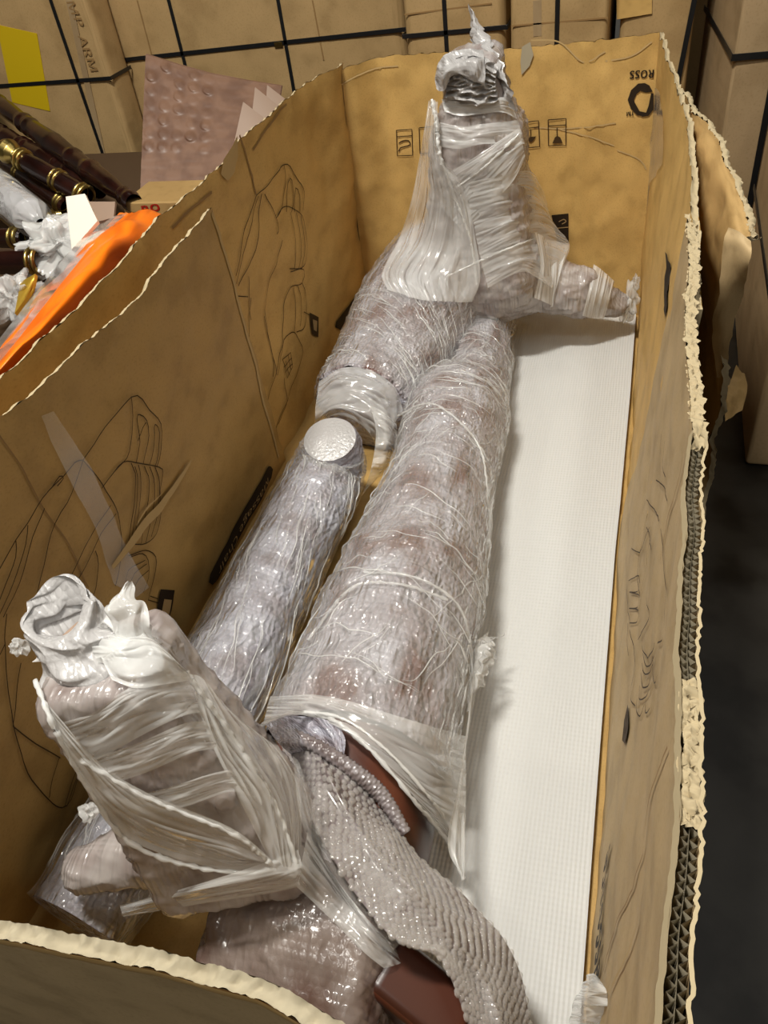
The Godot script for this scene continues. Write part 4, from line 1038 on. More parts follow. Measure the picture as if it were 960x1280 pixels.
func wrapped_post() -> void:
	var t := thing("wrapped_post", "bubble-wrapped round post with a flat white end, lying along the left wall", "post", Vector3(-0.75, 0.01, -1.0))
	var pts := [Vector3(-0.691, 0.268, -1.508), Vector3(-0.694, 0.225, -1.520), Vector3(-0.715, 0.162, -1.50), Vector3(-0.730, 0.130, -1.34), Vector3(-0.743, 0.117, -1.1), Vector3(-0.738, 0.121, -0.85), Vector3(-0.765, 0.12, -0.55), Vector3(-0.80, 0.11, -0.34)]
	var rad := [0.068, 0.079, 0.094, 0.098, 0.099, 0.104, 0.099, 0.086]
	var d := func(p, _u, v): return wrinkle(p, 0.7) * smoothstep(0.0, 0.12, v)
	obj("wrapped_shaft", tube(pts, rad, 120, 320, d), M.wrap, t)
	obj("end_disc", cap(pts, rad, d, false, 10, 60, 0.006), M.crepe, t)
	obj("wrapped_end", cap(pts, rad, d, true, 6, 40, 0.008), M.wrap, t)
	obj("stretch_film", tube(pts.slice(1), rad.slice(1).map(func(r): return r + 0.005), 110, 280, func(p, _u, _v): return skin(p, 0.8)), M.film, t)
	creases(t, tubef(pts.slice(1), rad.slice(1).map(func(r): return r + 0.006), func(p, _u, _v): return skin(p, 0.8)), 110, 5, 0.07, 0.16, 0.0013, 0.10)

func far_stand() -> void:
	var t := thing("wrapped_stand", "film-wrapped stand at the far end with its foot pointing up past the carton wall", "stand", Vector3(-0.5, 0.01, -2.3))
	var pts := [Vector3(-0.60, 0.24, -2.50), Vector3(-0.645, 0.215, -2.25), Vector3(-0.672, 0.18, -2.0), Vector3(-0.697, 0.160, -1.80)]
	var rad := [0.195, 0.19, 0.165, 0.148]
	var d := func(p, _u, v): return wrinkle(p, 0.9) + 0.006 * sin(clampf((v - 0.85) / 0.15, 0, 1) * PI)
	obj("wrapped_column", tube(pts, rad, 130, 190, d), M.wrap_red, t)
	obj("wrapped_end", cap(pts, rad, func(p, u, v): return d.call(p, u, v) * 0.12, true, 8, 60, 0.03), M.wrap, t)
	obj("stretch_film", tube(pts, rad.map(func(r): return r + 0.006), 120, 170, func(p, _u, _v): return skin(p, 0.9)), M.film, t)
	creases(t, tubef(pts, rad.map(func(r): return r + 0.007), func(p, _u, _v): return skin(p, 0.9)), 110, 6, 0.16, 0.14, 0.0015, 0.3)
	# foot block, upright foot and side foot as one wrapped skin
	var pr := [prim(Vector3(-0.600, 0.250, -2.420), Vector3(-0.420, 0.300, -2.420), 0.180, 0.170, Vector2(0.000, 0.000), Vector2(0.000, 0.000), Vector3(1.000, 0.000, 0.000)), prim(Vector3(-0.445, 0.350, -2.400), Vector3(-0.435, 0.720, -2.360), 0.100, 0.060, Vector2(0.090, 0.060), Vector2(0.055, 0.050), Vector3(1.000, 0.000, 0.000)), prim(Vector3(-0.435, 0.700, -2.360), Vector3(-0.438, 0.920, -2.340), 0.055, 0.030, Vector2(0.055, 0.050), Vector2(0.045, 0.045), Vector3(1.000, 0.000, 0.000)), prim(Vector3(-0.380, 0.280, -2.420), Vector3(-0.150, 0.215, -2.430), 0.100, 0.066, Vector2(0.000, 0.020), Vector2(0.000, 0.000), Vector3(1.000, 0.000, 0.000)), prim(Vector3(-0.150, 0.215, -2.430), Vector3(-0.025, 0.150, -2.477), 0.066, 0.045, Vector2(0.000, 0.000), Vector2(0.000, 0.000), Vector3(1.000, 0.000, 0.000))]
	var foot := obj("wrapped_foot", nets(pr, 0.08, Vector3(-0.85, 0.0, -2.66), Vector3(0.12, 1.02, -2.15), 0.009, func(p):
		var q := Vector3(p.x * 0.5, p.y * 1.3, p.z * 0.5)
		return big.get_noise_3dv(p) * 0.010 + (pow(1.0 - absf(mid.get_noise_3dv(q * 1.3)), 4.0) - 0.4) * 0.007), M.wrap_foot, t)
	# crumpled tip: a cowl over creased paper, bands below it
	obj("creased_sleeve", patch([[Vector3(-0.502, 0.938, -2.265), Vector3(-0.496, 0.903, -2.254), Vector3(-0.503, 0.849, -2.254)], [Vector3(-0.458, 0.954, -2.265), Vector3(-0.447, 0.902, -2.247), Vector3(-0.454, 0.845, -2.244)], [Vector3(-0.406, 0.952, -2.262), Vector3(-0.401, 0.900, -2.247), Vector3(-0.398, 0.843, -2.243)], [Vector3(-0.362, 0.929, -2.269), Vector3(-0.366, 0.885, -2.259), Vector3(-0.358, 0.841, -2.259)]], 50, 60, func(p, u, v): return Vector3(0, 0, 0.014 * (1.0 - absf(mid.get_noise_2d(u * 0.42 + v * 0.10, v * 0.16)) * 2.0) + 0.004 * sml.get_noise_3dv(p)), 0.2, 0.2), M.crepe, foot)
	obj("cowl", patch([[Vector3(-0.525, 0.879, -2.263), Vector3(-0.530, 0.909, -2.276), Vector3(-0.517, 0.942, -2.270), Vector3(-0.487, 0.961, -2.274), Vector3(-0.441, 0.966, -2.288), Vector3(-0.399, 0.963, -2.275)], [Vector3(-0.503, 0.889, -2.222), Vector3(-0.496, 0.915, -2.221), Vector3(-0.478, 0.936, -2.223), Vector3(-0.453, 0.945, -2.226), Vector3(-0.420, 0.943, -2.225), Vector3(-0.387, 0.928, -2.221)], [Vector3(-0.493, 0.892, -2.220), Vector3(-0.479, 0.918, -2.220), Vector3(-0.462, 0.928, -2.221), Vector3(-0.441, 0.923, -2.220), Vector3(-0.417, 0.911, -2.220), Vector3(-0.388, 0.898, -2.220)], [Vector3(-0.487, 0.900, -2.235), Vector3(-0.474, 0.914, -2.235), Vector3(-0.457, 0.917, -2.235), Vector3(-0.436, 0.908, -2.235), Vector3(-0.416, 0.896, -2.235), Vector3(-0.391, 0.887, -2.234)]], 60, 30, func(p, u, v): return Vector3(0, 0.006, 0.008) * (sml.get_noise_3dv(p * 0.8) + mid.get_noise_3dv(p)), 0.25, 0.1), M.crepe, foot)
	obj("peaked_tip", patch([[Vector3(-0.471, 1.035, -2.469), Vector3(-0.467, 1.035, -2.457), Vector3(-0.463, 1.033, -2.447)], [Vector3(-0.462, 0.990, -2.447), Vector3(-0.442, 1.000, -2.409), Vector3(-0.429, 0.990, -2.417)], [Vector3(-0.457, 0.950, -2.409), Vector3(-0.417, 0.965, -2.354), Vector3(-0.377, 0.950, -2.327)], [Vector3(-0.447, 0.920, -2.394), Vector3(-0.390, 0.930, -2.288), Vector3(-0.339, 0.900, -2.276)], [Vector3(-0.399, 0.890, -2.361), Vector3(-0.367, 0.890, -2.292), Vector3(-0.324, 0.870, -2.257)], [Vector3(-0.383, 0.840, -2.337), Vector3(-0.349, 0.840, -2.280), Vector3(-0.317, 0.810, -2.276)]], 30, 60, func(p, _u, v): return Vector3(sml.get_noise_3dv(p), 0, mid.get_noise_3dv(p)) * 0.012 * minf(1.0, v * 3.0), 0.1, 0.3), M.crepe, foot)
	sheet(foot, "film_band", M.film_white, [[Vector3(-0.513, 0.855, -2.262), Vector3(-0.462, 0.849, -2.252), Vector3(-0.408, 0.849, -2.252), Vector3(-0.351, 0.849, -2.270), Vector3(-0.332, 0.824, -2.313)], [Vector3(-0.505, 0.826, -2.252), Vector3(-0.462, 0.815, -2.247), Vector3(-0.408, 0.817, -2.247), Vector3(-0.350, 0.816, -2.260), Vector3(-0.317, 0.788, -2.296)]], 80, 16, 0.005, 0.4, 0.08)
	sheet(foot, "film_band", M.film_milky, [[Vector3(-0.529, 0.801, -2.256), Vector3(-0.462, 0.792, -2.237), Vector3(-0.397, 0.795, -2.239), Vector3(-0.313, 0.784, -2.296)], [Vector3(-0.534, 0.775, -2.247), Vector3(-0.462, 0.766, -2.229), Vector3(-0.396, 0.771, -2.231), Vector3(-0.303, 0.754, -2.286)], [Vector3(-0.539, 0.744, -2.240), Vector3(-0.462, 0.739, -2.223), Vector3(-0.396, 0.748, -2.225), Vector3(-0.295, 0.724, -2.289)]], 80, 16, 0.006, 0.4, 0.1)
	sheet(foot, "film_band", M.film_milky, [[Vector3(-0.310, 0.770, -2.276), Vector3(-0.407, 0.725, -2.220), Vector3(-0.499, 0.677, -2.219), Vector3(-0.537, 0.656, -2.232)], [Vector3(-0.302, 0.741, -2.273), Vector3(-0.386, 0.695, -2.219), Vector3(-0.456, 0.639, -2.224), Vector3(-0.527, 0.577, -2.235)], [Vector3(-0.292, 0.693, -2.281), Vector3(-0.324, 0.638, -2.242), Vector3(-0.392, 0.571, -2.233), Vector3(-0.465, 0.502, -2.231)]], 90, 30, 0.006, 0.5, 0.2)
	sheet(foot, "film_sheet", M.film_milky, [[Vector3(-0.456, 0.644, -2.224), Vector3(-0.365, 0.664, -2.221), Vector3(-0.286, 0.635, -2.328), Vector3(-0.259, 0.528, -2.460)], [Vector3(-0.439, 0.549, -2.232), Vector3(-0.347, 0.573, -2.237), Vector3(-0.270, 0.517, -2.395), Vector3(-0.230, 0.418, -2.485)], [Vector3(-0.419, 0.431, -2.226), Vector3(-0.325, 0.474, -2.239), Vector3(-0.248, 0.433, -2.378), Vector3(-0.177, 0.348, -2.477)], [Vector3(-0.396, 0.335, -2.213), Vector3(-0.302, 0.375, -2.238), Vector3(-0.263, 0.349, -2.266), Vector3(-0.214, 0.284, -2.319)]], 70, 60, 0.009, 0.4, 0.4)
	sheet(foot, "film_wing", M.film_milky, [[Vector3(-0.556, 0.846, -2.290), Vector3(-0.536, 0.858, -2.256), Vector3(-0.520, 0.853, -2.242)], [Vector3(-0.565, 0.779, -2.245), Vector3(-0.537, 0.766, -2.217), Vector3(-0.516, 0.739, -2.203)], [Vector3(-0.591, 0.698, -2.268), Vector3(-0.531, 0.684, -2.210), Vector3(-0.469, 0.669, -2.204)], [Vector3(-0.637, 0.562, -2.298), Vector3(-0.531, 0.586, -2.230), Vector3(-0.442, 0.570, -2.227)], [Vector3(-0.698, 0.434, -2.336), Vector3(-0.564, 0.465, -2.234), Vector3(-0.427, 0.457, -2.224)], [Vector3(-0.704, 0.415, -2.151), Vector3(-0.596, 0.410, -2.136), Vector3(-0.419, 0.362, -2.211)], [Vector3(-0.674, 0.392, -2.084), Vector3(-0.562, 0.364, -2.075), Vector3(-0.442, 0.299, -2.190)]], 60, 90, 0.012, 0.35, 0.6, true)
	obj("film_cord", join([cord([Vector3(-0.539, 0.855, -2.260), Vector3(-0.526, 0.812, -2.234), Vector3(-0.519, 0.757, -2.213), Vector3(-0.510, 0.706, -2.205)], 0.006), cord([Vector3(-0.514, 0.700, -2.224), Vector3(-0.482, 0.598, -2.228), Vector3(-0.445, 0.481, -2.225), Vector3(-0.430, 0.347, -2.214)], 0.004)]), M.film_white, foot)
	obj("film_cord", cord([Vector3(-0.309, 0.756, -2.267), Vector3(-0.386, 0.698, -2.219), Vector3(-0.480, 0.632, -2.226)], 0.003), M.film_white, foot)
	obj("film_cord", cord([Vector3(-0.513, 0.382, -2.195), Vector3(-0.396, 0.425, -2.229), Vector3(-0.304, 0.457, -2.250), Vector3(-0.239, 0.389, -2.481)], 0.003), M.film_white, foot)
	for q in [[[Vector3(-0.269, 0.467, -2.310), Vector3(-0.250, 0.372, -2.300), Vector3(-0.264, 0.272, -2.278)], [Vector3(-0.230, 0.384, -2.443), Vector3(-0.213, 0.324, -2.346), Vector3(-0.214, 0.221, -2.326)], [Vector3(-0.178, 0.353, -2.484), Vector3(-0.194, 0.306, -2.355), Vector3(-0.219, 0.211, -2.328)]], [[Vector3(-0.099, 0.293, -2.469), Vector3(-0.105, 0.264, -2.360), Vector3(-0.119, 0.174, -2.349)], [Vector3(-0.065, 0.264, -2.473), Vector3(-0.071, 0.239, -2.378), Vector3(-0.085, 0.148, -2.381)], [Vector3(-0.031, 0.225, -2.486), Vector3(-0.040, 0.203, -2.402), Vector3(-0.053, 0.133, -2.411)]]]:
		sheet(foot, "film_band", M.film_white, q, 30, 40, 0.006, 0.1, 0.2)
	ruffle(foot, "film_knot", M.film_milky, Vector3(0.015, 0.150, -2.489), Vector3(0.030, 0.055, 0.035), 3.0)
	ruffle(foot, "film_knot", M.film_white, Vector3(0.022, 0.130, -2.489), Vector3(0.022, 0.045, 0.025), 5.0)
	ruffle(foot, "film_knot", M.film_milky, Vector3(0.035, 0.200, -2.520), Vector3(0.014, 0.028, 0.016), 9.0)
	# loose film round the end of the column
	sheet(t, "film_collar", M.film_milky, [[Vector3(-0.816, 0.256, -1.790), Vector3(-0.741, 0.304, -1.786), Vector3(-0.661, 0.307, -1.783), Vector3(-0.589, 0.264, -1.771), Vector3(-0.560, 0.205, -1.743)], [Vector3(-0.796, 0.255, -1.707), Vector3(-0.736, 0.298, -1.720), Vector3(-0.653, 0.298, -1.722), Vector3(-0.592, 0.257, -1.718), Vector3(-0.570, 0.198, -1.698)], [Vector3(-0.795, 0.234, -1.680), Vector3(-0.727, 0.281, -1.683), Vector3(-0.648, 0.278, -1.686), Vector3(-0.596, 0.238, -1.684), Vector3(-0.578, 0.177, -1.674)], [Vector3(-0.796, 0.208, -1.666), Vector3(-0.724, 0.260, -1.663), Vector3(-0.656, 0.254, -1.663), Vector3(-0.607, 0.211, -1.661), Vector3(-0.593, 0.141, -1.661)], [Vector3(-0.827, 0.140, -1.707), Vector3(-0.742, 0.227, -1.664), Vector3(-0.673, 0.221, -1.656), Vector3(-0.630, 0.165, -1.655), Vector3(-0.645, 0.027, -1.713)]], 80, 36, 0.010, 0.5, 0.16)
	sheet(t, "film_loop", M.film_milky, [[Vector3(-0.634, 0.260, -1.683), Vector3(-0.589, 0.250, -1.664), Vector3(-0.564, 0.200, -1.681)], [Vector3(-0.602, 0.220, -1.613), Vector3(-0.567, 0.210, -1.612), Vector3(-0.559, 0.160, -1.644)], [Vector3(-0.606, 0.150, -1.546), Vector3(-0.580, 0.140, -1.561), Vector3(-0.576, 0.120, -1.604)], [Vector3(-0.632, 0.080, -1.509), Vector3(-0.611, 0.090, -1.550), Vector3(-0.596, 0.080, -1.609)]], 24, 40, 0.012)

func near_stand() -> void:
	var t := thing("wrapped_stand", "nearest film-wrapped stand with brown wood showing and its foot standing up at left", "stand", Vector3(-0.4, 0.01, -0.6))
	var pts := [Vector3(-0.445, 0.105, -2.500), Vector3(-0.425, 0.112, -2.160), Vector3(-0.412, 0.118, -1.940), Vector3(-0.427, 0.148, -1.830), Vector3(-0.420, 0.147, -1.700), Vector3(-0.413, 0.145, -1.530), Vector3(-0.400, 0.165, -1.210), Vector3(-0.396, 0.180, -0.970), Vector3(-0.390, 0.186, -0.672)]
	var rad := [0.085, 0.099, 0.106, 0.137, 0.134, 0.130, 0.150, 0.163, 0.168]
	# the wrapping ends in a slanting hem, lower on the right
	var g := tubef(pts, rad, func(p, _u, v): return wrinkle(p, 0.9) + 0.006 * exp(-pow((v - 0.79) / 0.012, 2.0)))
	var hem := func(u): return 1.0 - 0.035 * smoothstep(0.25, 0.75, absf(u - 0.5) * 2.0 if u > 0.5 else 0.0)
	obj("wrapped_column", grid(150, 420, func(u, v): return g.call(u, v * hem.call(u)), true, true, 0.85, 1.78), M.wrap_red, t)
	obj("wrapped_end", cap(pts, rad, func(p, _u, _v): return wrinkle(p, 0.9), false, 5, 50, 0.01), M.wrap, t)
	obj("stretch_film", tube(pts, rad.map(func(r): return r + 0.006), 130, 360, func(p, _u, _v): return skin(p, 0.9)), M.film, t)
	var cf := tubef(pts, rad.map(func(r): return r + 0.007), func(p, _u, _v): return skin(p, 0.9))
	creases(t, cf, 120, 7, 0.20, 0.02, 0.0013, 0.1)
	creases(t, cf, 70, 8, -0.10, 0.08, 0.0012, 0.1)
	var wp := [Vector3(-0.392, 0.185, -0.80), Vector3(-0.375, 0.185, -0.60), Vector3(-0.35, 0.19, -0.42)]
	var wood := obj("wood_column", tube(wp, [0.150, 0.150, 0.13], 60, 40), M.red_wood, t)
	sheet(wood, "film_liner", M.wrap, [[Vector3(-0.425, 0.536, -0.528), Vector3(-0.410, 0.508, -0.519), Vector3(-0.447, 0.339, -0.590)], [Vector3(-0.482, 0.335, -0.662), Vector3(-0.438, 0.350, -0.629), Vector3(-0.399, 0.353, -0.598)], [Vector3(-0.417, 0.358, -0.654), Vector3(-0.385, 0.357, -0.620), Vector3(-0.362, 0.350, -0.585)], [Vector3(-0.379, 0.360, -0.644), Vector3(-0.364, 0.357, -0.624), Vector3(-0.359, 0.353, -0.598)]], 30, 40, 0.006)
	# film hem hanging over the wood
	sheet(t, "film_skirt", M.film_milky, [[Vector3(-0.560, 0.264, -0.739), Vector3(-0.455, 0.352, -0.699), Vector3(-0.386, 0.365, -0.691), Vector3(-0.318, 0.350, -0.690), Vector3(-0.258, 0.307, -0.706), Vector3(-0.209, 0.161, -0.785)], [Vector3(-0.421, 0.549, -0.532), Vector3(-0.445, 0.360, -0.655), Vector3(-0.368, 0.367, -0.636), Vector3(-0.299, 0.345, -0.615), Vector3(-0.225, 0.274, -0.607), Vector3(-0.183, 0.164, -0.646)], [Vector3(-0.415, 0.558, -0.511), Vector3(-0.456, 0.354, -0.662), Vector3(-0.378, 0.366, -0.645), Vector3(-0.303, 0.344, -0.607), Vector3(-0.236, 0.282, -0.572), Vector3(-0.199, 0.153, -0.583), Vector3(-0.164, 0.168, -0.524)]], 110, 30, 0.006, 0.5, 0.2)
	obj("film_hem", join([cord([Vector3(-0.414, 0.562, -0.509), Vector3(-0.455, 0.357, -0.660), Vector3(-0.378, 0.368, -0.644), Vector3(-0.303, 0.346, -0.606), Vector3(-0.236, 0.285, -0.571), Vector3(-0.200, 0.152, -0.584), Vector3(-0.168, 0.140, -0.535)], 0.0035), cord([Vector3(-0.480, 0.347, -0.665), Vector3(-0.380, 0.370, -0.654), Vector3(-0.301, 0.349, -0.626), Vector3(-0.228, 0.281, -0.595), Vector3(-0.192, 0.151, -0.600)], 0.0025)]), M.film_white, t)
	sheet(t, "film_skirt", M.film_milky, [[Vector3(-0.222, 0.190, -0.988), Vector3(-0.215, 0.170, -1.016), Vector3(-0.213, 0.130, -1.060)], [Vector3(-0.205, 0.200, -0.795), Vector3(-0.205, 0.170, -0.833), Vector3(-0.214, 0.120, -0.884)], [Vector3(-0.195, 0.220, -0.650), Vector3(-0.197, 0.180, -0.695), Vector3(-0.204, 0.140, -0.733)], [Vector3(-0.192, 0.220, -0.553), Vector3(-0.178, 0.200, -0.558), Vector3(-0.172, 0.180, -0.583)], [Vector3(-0.165, 0.200, -0.516), Vector3(-0.162, 0.200, -0.513), Vector3(-0.159, 0.200, -0.511)]], 20, 70, 0.010, 0.1, 0.4, true)
	obj("film_tuft", join([patch([[Vector3(-0.243, 0.150, -1.017), Vector3(-0.228, 0.160, -0.940), Vector3(-0.223, 0.170, -0.862)], [Vector3(-0.216, 0.160, -1.018), Vector3(-0.198, 0.200, -0.934), Vector3(-0.208, 0.170, -0.884)], [Vector3(-0.190, 0.150, -1.041), Vector3(-0.192, 0.160, -0.972), Vector3(-0.203, 0.150, -0.922)]], 40, 30, func(p, u, v): return Vector3(sml.get_noise_3dv(p * 1.2), sml.get_noise_3dv(p * 1.2 + Vector3.ONE), mid.get_noise_3dv(p)) * 0.02 * v, 0.1, 0.1)]), M.film_milky, t)
	for q in [[Vector3(-0.441, 0.346, -0.996), Vector3(-0.337, 0.341, -1.001), Vector3(-0.253, 0.276, -0.993), Vector3(-0.223, 0.184, -0.932), Vector3(-0.215, 0.159, -0.839)], [Vector3(-0.566, 0.209, -1.705), Vector3(-0.478, 0.278, -1.671), Vector3(-0.405, 0.287, -1.628), Vector3(-0.310, 0.240, -1.547), Vector3(-0.261, 0.180, -1.381)], [Vector3(-0.513, 0.309, -0.843), Vector3(-0.453, 0.344, -0.953), Vector3(-0.361, 0.350, -0.971), Vector3(-0.274, 0.303, -0.987)]]:
		obj("film_fold", cord(q, 0.003), M.film_milky, t)
	# foot block and upright foot
	var ps := [prim(Vector3(-0.463, 0.360, -0.423), Vector3(-0.543, 0.740, -0.448), 0.025, 0.022, Vector2(0.086, 0.060), Vector2(0.051, 0.048), Vector3(0.950, 0.000, -0.250)), prim(Vector3(-0.442, 0.170, -0.352), Vector3(-0.248, 0.240, -0.334), 0.030, 0.030, Vector2(0.100, 0.100), Vector2(0.050, 0.050), Vector3(1.000, 0.000, 0.000)), prim(Vector3(-0.400, 0.200, -0.460), Vector3(-0.360, 0.220, -0.380), 0.120, 0.120, Vector2(0.000, 0.000), Vector2(0.000, 0.000), Vector3(1.000, 0.000, 0.000)), prim(Vector3(-0.624, 0.280, -0.428), Vector3(-0.735, 0.270, -0.373), 0.060, 0.035, Vector2(0.000, 0.000), Vector2(0.000, 0.000), Vector3(1.000, 0.000, 0.000))]
	var nd := func(p):
		var q := Vector3(p.x * 0.6, p.y * 1.3, p.z * 0.6)
		return big.get_noise_3dv(p * 1.5) * 0.006 + (pow(1.0 - absf(mid.get_noise_3dv(q * 1.6)), 4.0) - 0.4) * 0.004
	var foot := obj("wrapped_foot", nets([ps[0]], 0.05, Vector3(-0.70, 0.22, -0.62), Vector3(-0.22, 0.92, -0.20), 0.008, nd), M.wrap_foot, t)
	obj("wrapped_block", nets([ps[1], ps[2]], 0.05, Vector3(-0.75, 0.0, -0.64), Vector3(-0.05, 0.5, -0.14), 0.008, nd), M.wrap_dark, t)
	obj("wrapped_stub", nets([ps[3]], 0.05, Vector3(-0.80, 0.1, -0.62), Vector3(-0.35, 0.5, -0.16), 0.008, nd), M.wrap_foot, t)
	for q in [[[Vector3(-0.561, 0.743, -0.362), Vector3(-0.514, 0.757, -0.377), Vector3(-0.477, 0.779, -0.398), Vector3(-0.456, 0.761, -0.432), Vector3(-0.456, 0.720, -0.472)], [Vector3(-0.560, 0.711, -0.357), Vector3(-0.519, 0.727, -0.371), Vector3(-0.472, 0.760, -0.388), Vector3(-0.449, 0.746, -0.420), Vector3(-0.446, 0.696, -0.462)], [Vector3(-0.554, 0.673, -0.353), Vector3(-0.522, 0.688, -0.363), Vector3(-0.468, 0.720, -0.382), Vector3(-0.438, 0.716, -0.413), Vector3(-0.435, 0.669, -0.452)]], [[Vector3(-0.580, 0.770, -0.379), Vector3(-0.543, 0.734, -0.361), Vector3(-0.524, 0.676, -0.357), Vector3(-0.481, 0.622, -0.359), Vector3(-0.401, 0.553, -0.369), Vector3(-0.366, 0.477, -0.372)], [Vector3(-0.557, 0.752, -0.357), Vector3(-0.542, 0.687, -0.350), Vector3(-0.524, 0.630, -0.345), Vector3(-0.483, 0.567, -0.346), Vector3(-0.405, 0.519, -0.358), Vector3(-0.368, 0.482, -0.366)], [Vector3(-0.562, 0.696, -0.350), Vector3(-0.551, 0.619, -0.341), Vector3(-0.533, 0.549, -0.334), Vector3(-0.489, 0.505, -0.338), Vector3(-0.415, 0.470, -0.351), Vector3(-0.373, 0.476, -0.366)]],
		[[Vector3(-0.541, 0.685, -0.356), Vector3(-0.480, 0.707, -0.375), Vector3(-0.435, 0.710, -0.408), Vector3(-0.428, 0.657, -0.449)], [Vector3(-0.540, 0.637, -0.348), Vector3(-0.478, 0.660, -0.368), Vector3(-0.426, 0.673, -0.396), Vector3(-0.413, 0.617, -0.438)]], [[Vector3(-0.523, 0.613, -0.349), Vector3(-0.462, 0.630, -0.368), Vector3(-0.411, 0.633, -0.396), Vector3(-0.402, 0.586, -0.431)], [Vector3(-0.516, 0.583, -0.346), Vector3(-0.456, 0.593, -0.363), Vector3(-0.400, 0.596, -0.394), Vector3(-0.385, 0.553, -0.410)]],
		[[Vector3(-0.660, 0.252, -0.342), Vector3(-0.473, 0.439, -0.332), Vector3(-0.378, 0.479, -0.363), Vector3(-0.349, 0.445, -0.404)], [Vector3(-0.656, 0.245, -0.336), Vector3(-0.465, 0.435, -0.325), Vector3(-0.360, 0.456, -0.358), Vector3(-0.337, 0.438, -0.385)], [Vector3(-0.653, 0.239, -0.332), Vector3(-0.465, 0.402, -0.326), Vector3(-0.351, 0.420, -0.362), Vector3(-0.340, 0.420, -0.376)]], [[Vector3(-0.353, 0.419, -0.441), Vector3(-0.309, 0.344, -0.411), Vector3(-0.246, 0.335, -0.368), Vector3(-0.206, 0.256, -0.364)], [Vector3(-0.338, 0.447, -0.391), Vector3(-0.297, 0.356, -0.381), Vector3(-0.245, 0.343, -0.350), Vector3(-0.211, 0.294, -0.345)], [Vector3(-0.345, 0.415, -0.369), Vector3(-0.305, 0.345, -0.362), Vector3(-0.254, 0.331, -0.337), Vector3(-0.228, 0.308, -0.331)]]]:
		sheet(foot, "film_band", M.film_milky, q, 90, 24, 0.004, 0.5, 0.1)
	sheet(foot, "film_sheet", M.film_milky, [[Vector3(-0.453, 0.722, -0.466), Vector3(-0.421, 0.663, -0.419), Vector3(-0.394, 0.579, -0.394), Vector3(-0.369, 0.474, -0.371)], [Vector3(-0.441, 0.705, -0.472), Vector3(-0.405, 0.614, -0.442), Vector3(-0.374, 0.530, -0.424), Vector3(-0.351, 0.458, -0.373)], [Vector3(-0.425, 0.650, -0.472), Vector3(-0.401, 0.561, -0.482), Vector3(-0.369, 0.486, -0.449), Vector3(-0.341, 0.437, -0.377)], [Vector3(-0.420, 0.610, -0.476), Vector3(-0.401, 0.519, -0.502), Vector3(-0.373, 0.449, -0.480), Vector3(-0.341, 0.419, -0.379)]], 80, 40, 0.009, 0.4, 0.15)
	sheet(foot, "film_sheet", M.film, [[Vector3(-0.389, 0.481, -0.515), Vector3(-0.355, 0.444, -0.439), Vector3(-0.311, 0.351, -0.402), Vector3(-0.222, 0.309, -0.352)], [Vector3(-0.372, 0.488, -0.501), Vector3(-0.340, 0.435, -0.447), Vector3(-0.287, 0.358, -0.404), Vector3(-0.211, 0.322, -0.360)], [Vector3(-0.369, 0.433, -0.496), Vector3(-0.344, 0.353, -0.469), Vector3(-0.275, 0.335, -0.411), Vector3(-0.207, 0.273, -0.368)]], 60, 40, 0.006)
	obj("film_cord", join([cord([Vector3(-0.599, 0.768, -0.397), Vector3(-0.559, 0.750, -0.358), Vector3(-0.550, 0.643, -0.343), Vector3(-0.533, 0.547, -0.332), Vector3(-0.480, 0.494, -0.337), Vector3(-0.405, 0.466, -0.351), Vector3(-0.362, 0.463, -0.367)], 0.003), cord([Vector3(-0.546, 0.691, -0.352), Vector3(-0.482, 0.616, -0.356), Vector3(-0.401, 0.546, -0.366), Vector3(-0.366, 0.473, -0.368)], 0.003), cord([Vector3(-0.444, 0.723, -0.457), Vector3(-0.406, 0.610, -0.444), Vector3(-0.371, 0.515, -0.422), Vector3(-0.343, 0.440, -0.383)], 0.003)]), M.film_white, foot)
	# crumpled top: a collar open at the top, and a limp ear of film behind it
	var cp := [Vector3(-0.555, 0.730, -0.433), Vector3(-0.562, 0.752, -0.436), Vector3(-0.571, 0.776, -0.446), Vector3(-0.583, 0.796, -0.458), Vector3(-0.592, 0.808, -0.466), Vector3(-0.596, 0.804, -0.469), Vector3(-0.603, 0.790, -0.473), Vector3(-0.609, 0.770, -0.474)]
	var cq := [0.054, 0.056, 0.052, 0.047, 0.042, 0.036, 0.032, 0.030]
	var ring := func(u, v):
		var c: Vector3 = cr(cp, v)
		var r: float = cr(cq, v)
		var dir := Vector3(1, 0.1, -0.1) * cos(u * TAU) + Vector3(0.15, -0.30, 0.9) * sin(u * TAU)
		var p: Vector3 = c + dir * r
		var k := smoothstep(0.0, 0.1, v) * (1.0 - 0.6 * smoothstep(0.6, 1.0, v))
		return p + (dir + Vector3(0, 0.4, 0)) * k * (0.010 * mid.get_noise_3dv(Vector3(p.x * 0.9, p.y * 2.6, p.z * 0.9)) + 0.007 * (0.5 - absf(sml.get_noise_3dv(Vector3(p.x * 0.35, p.y * 1.5, p.z * 0.35))) * 1.7))
	obj("film_collar", grid(110, 90, ring, true, false, 0.4, 0.25), M.crepe, foot)
	obj("collar_floor", grid(40, 4, func(u, k): return (cp[-1] as Vector3).lerp(ring.call(u, 1.0), k), true, false, 0.1, 0.1), M.panel_brown, foot)
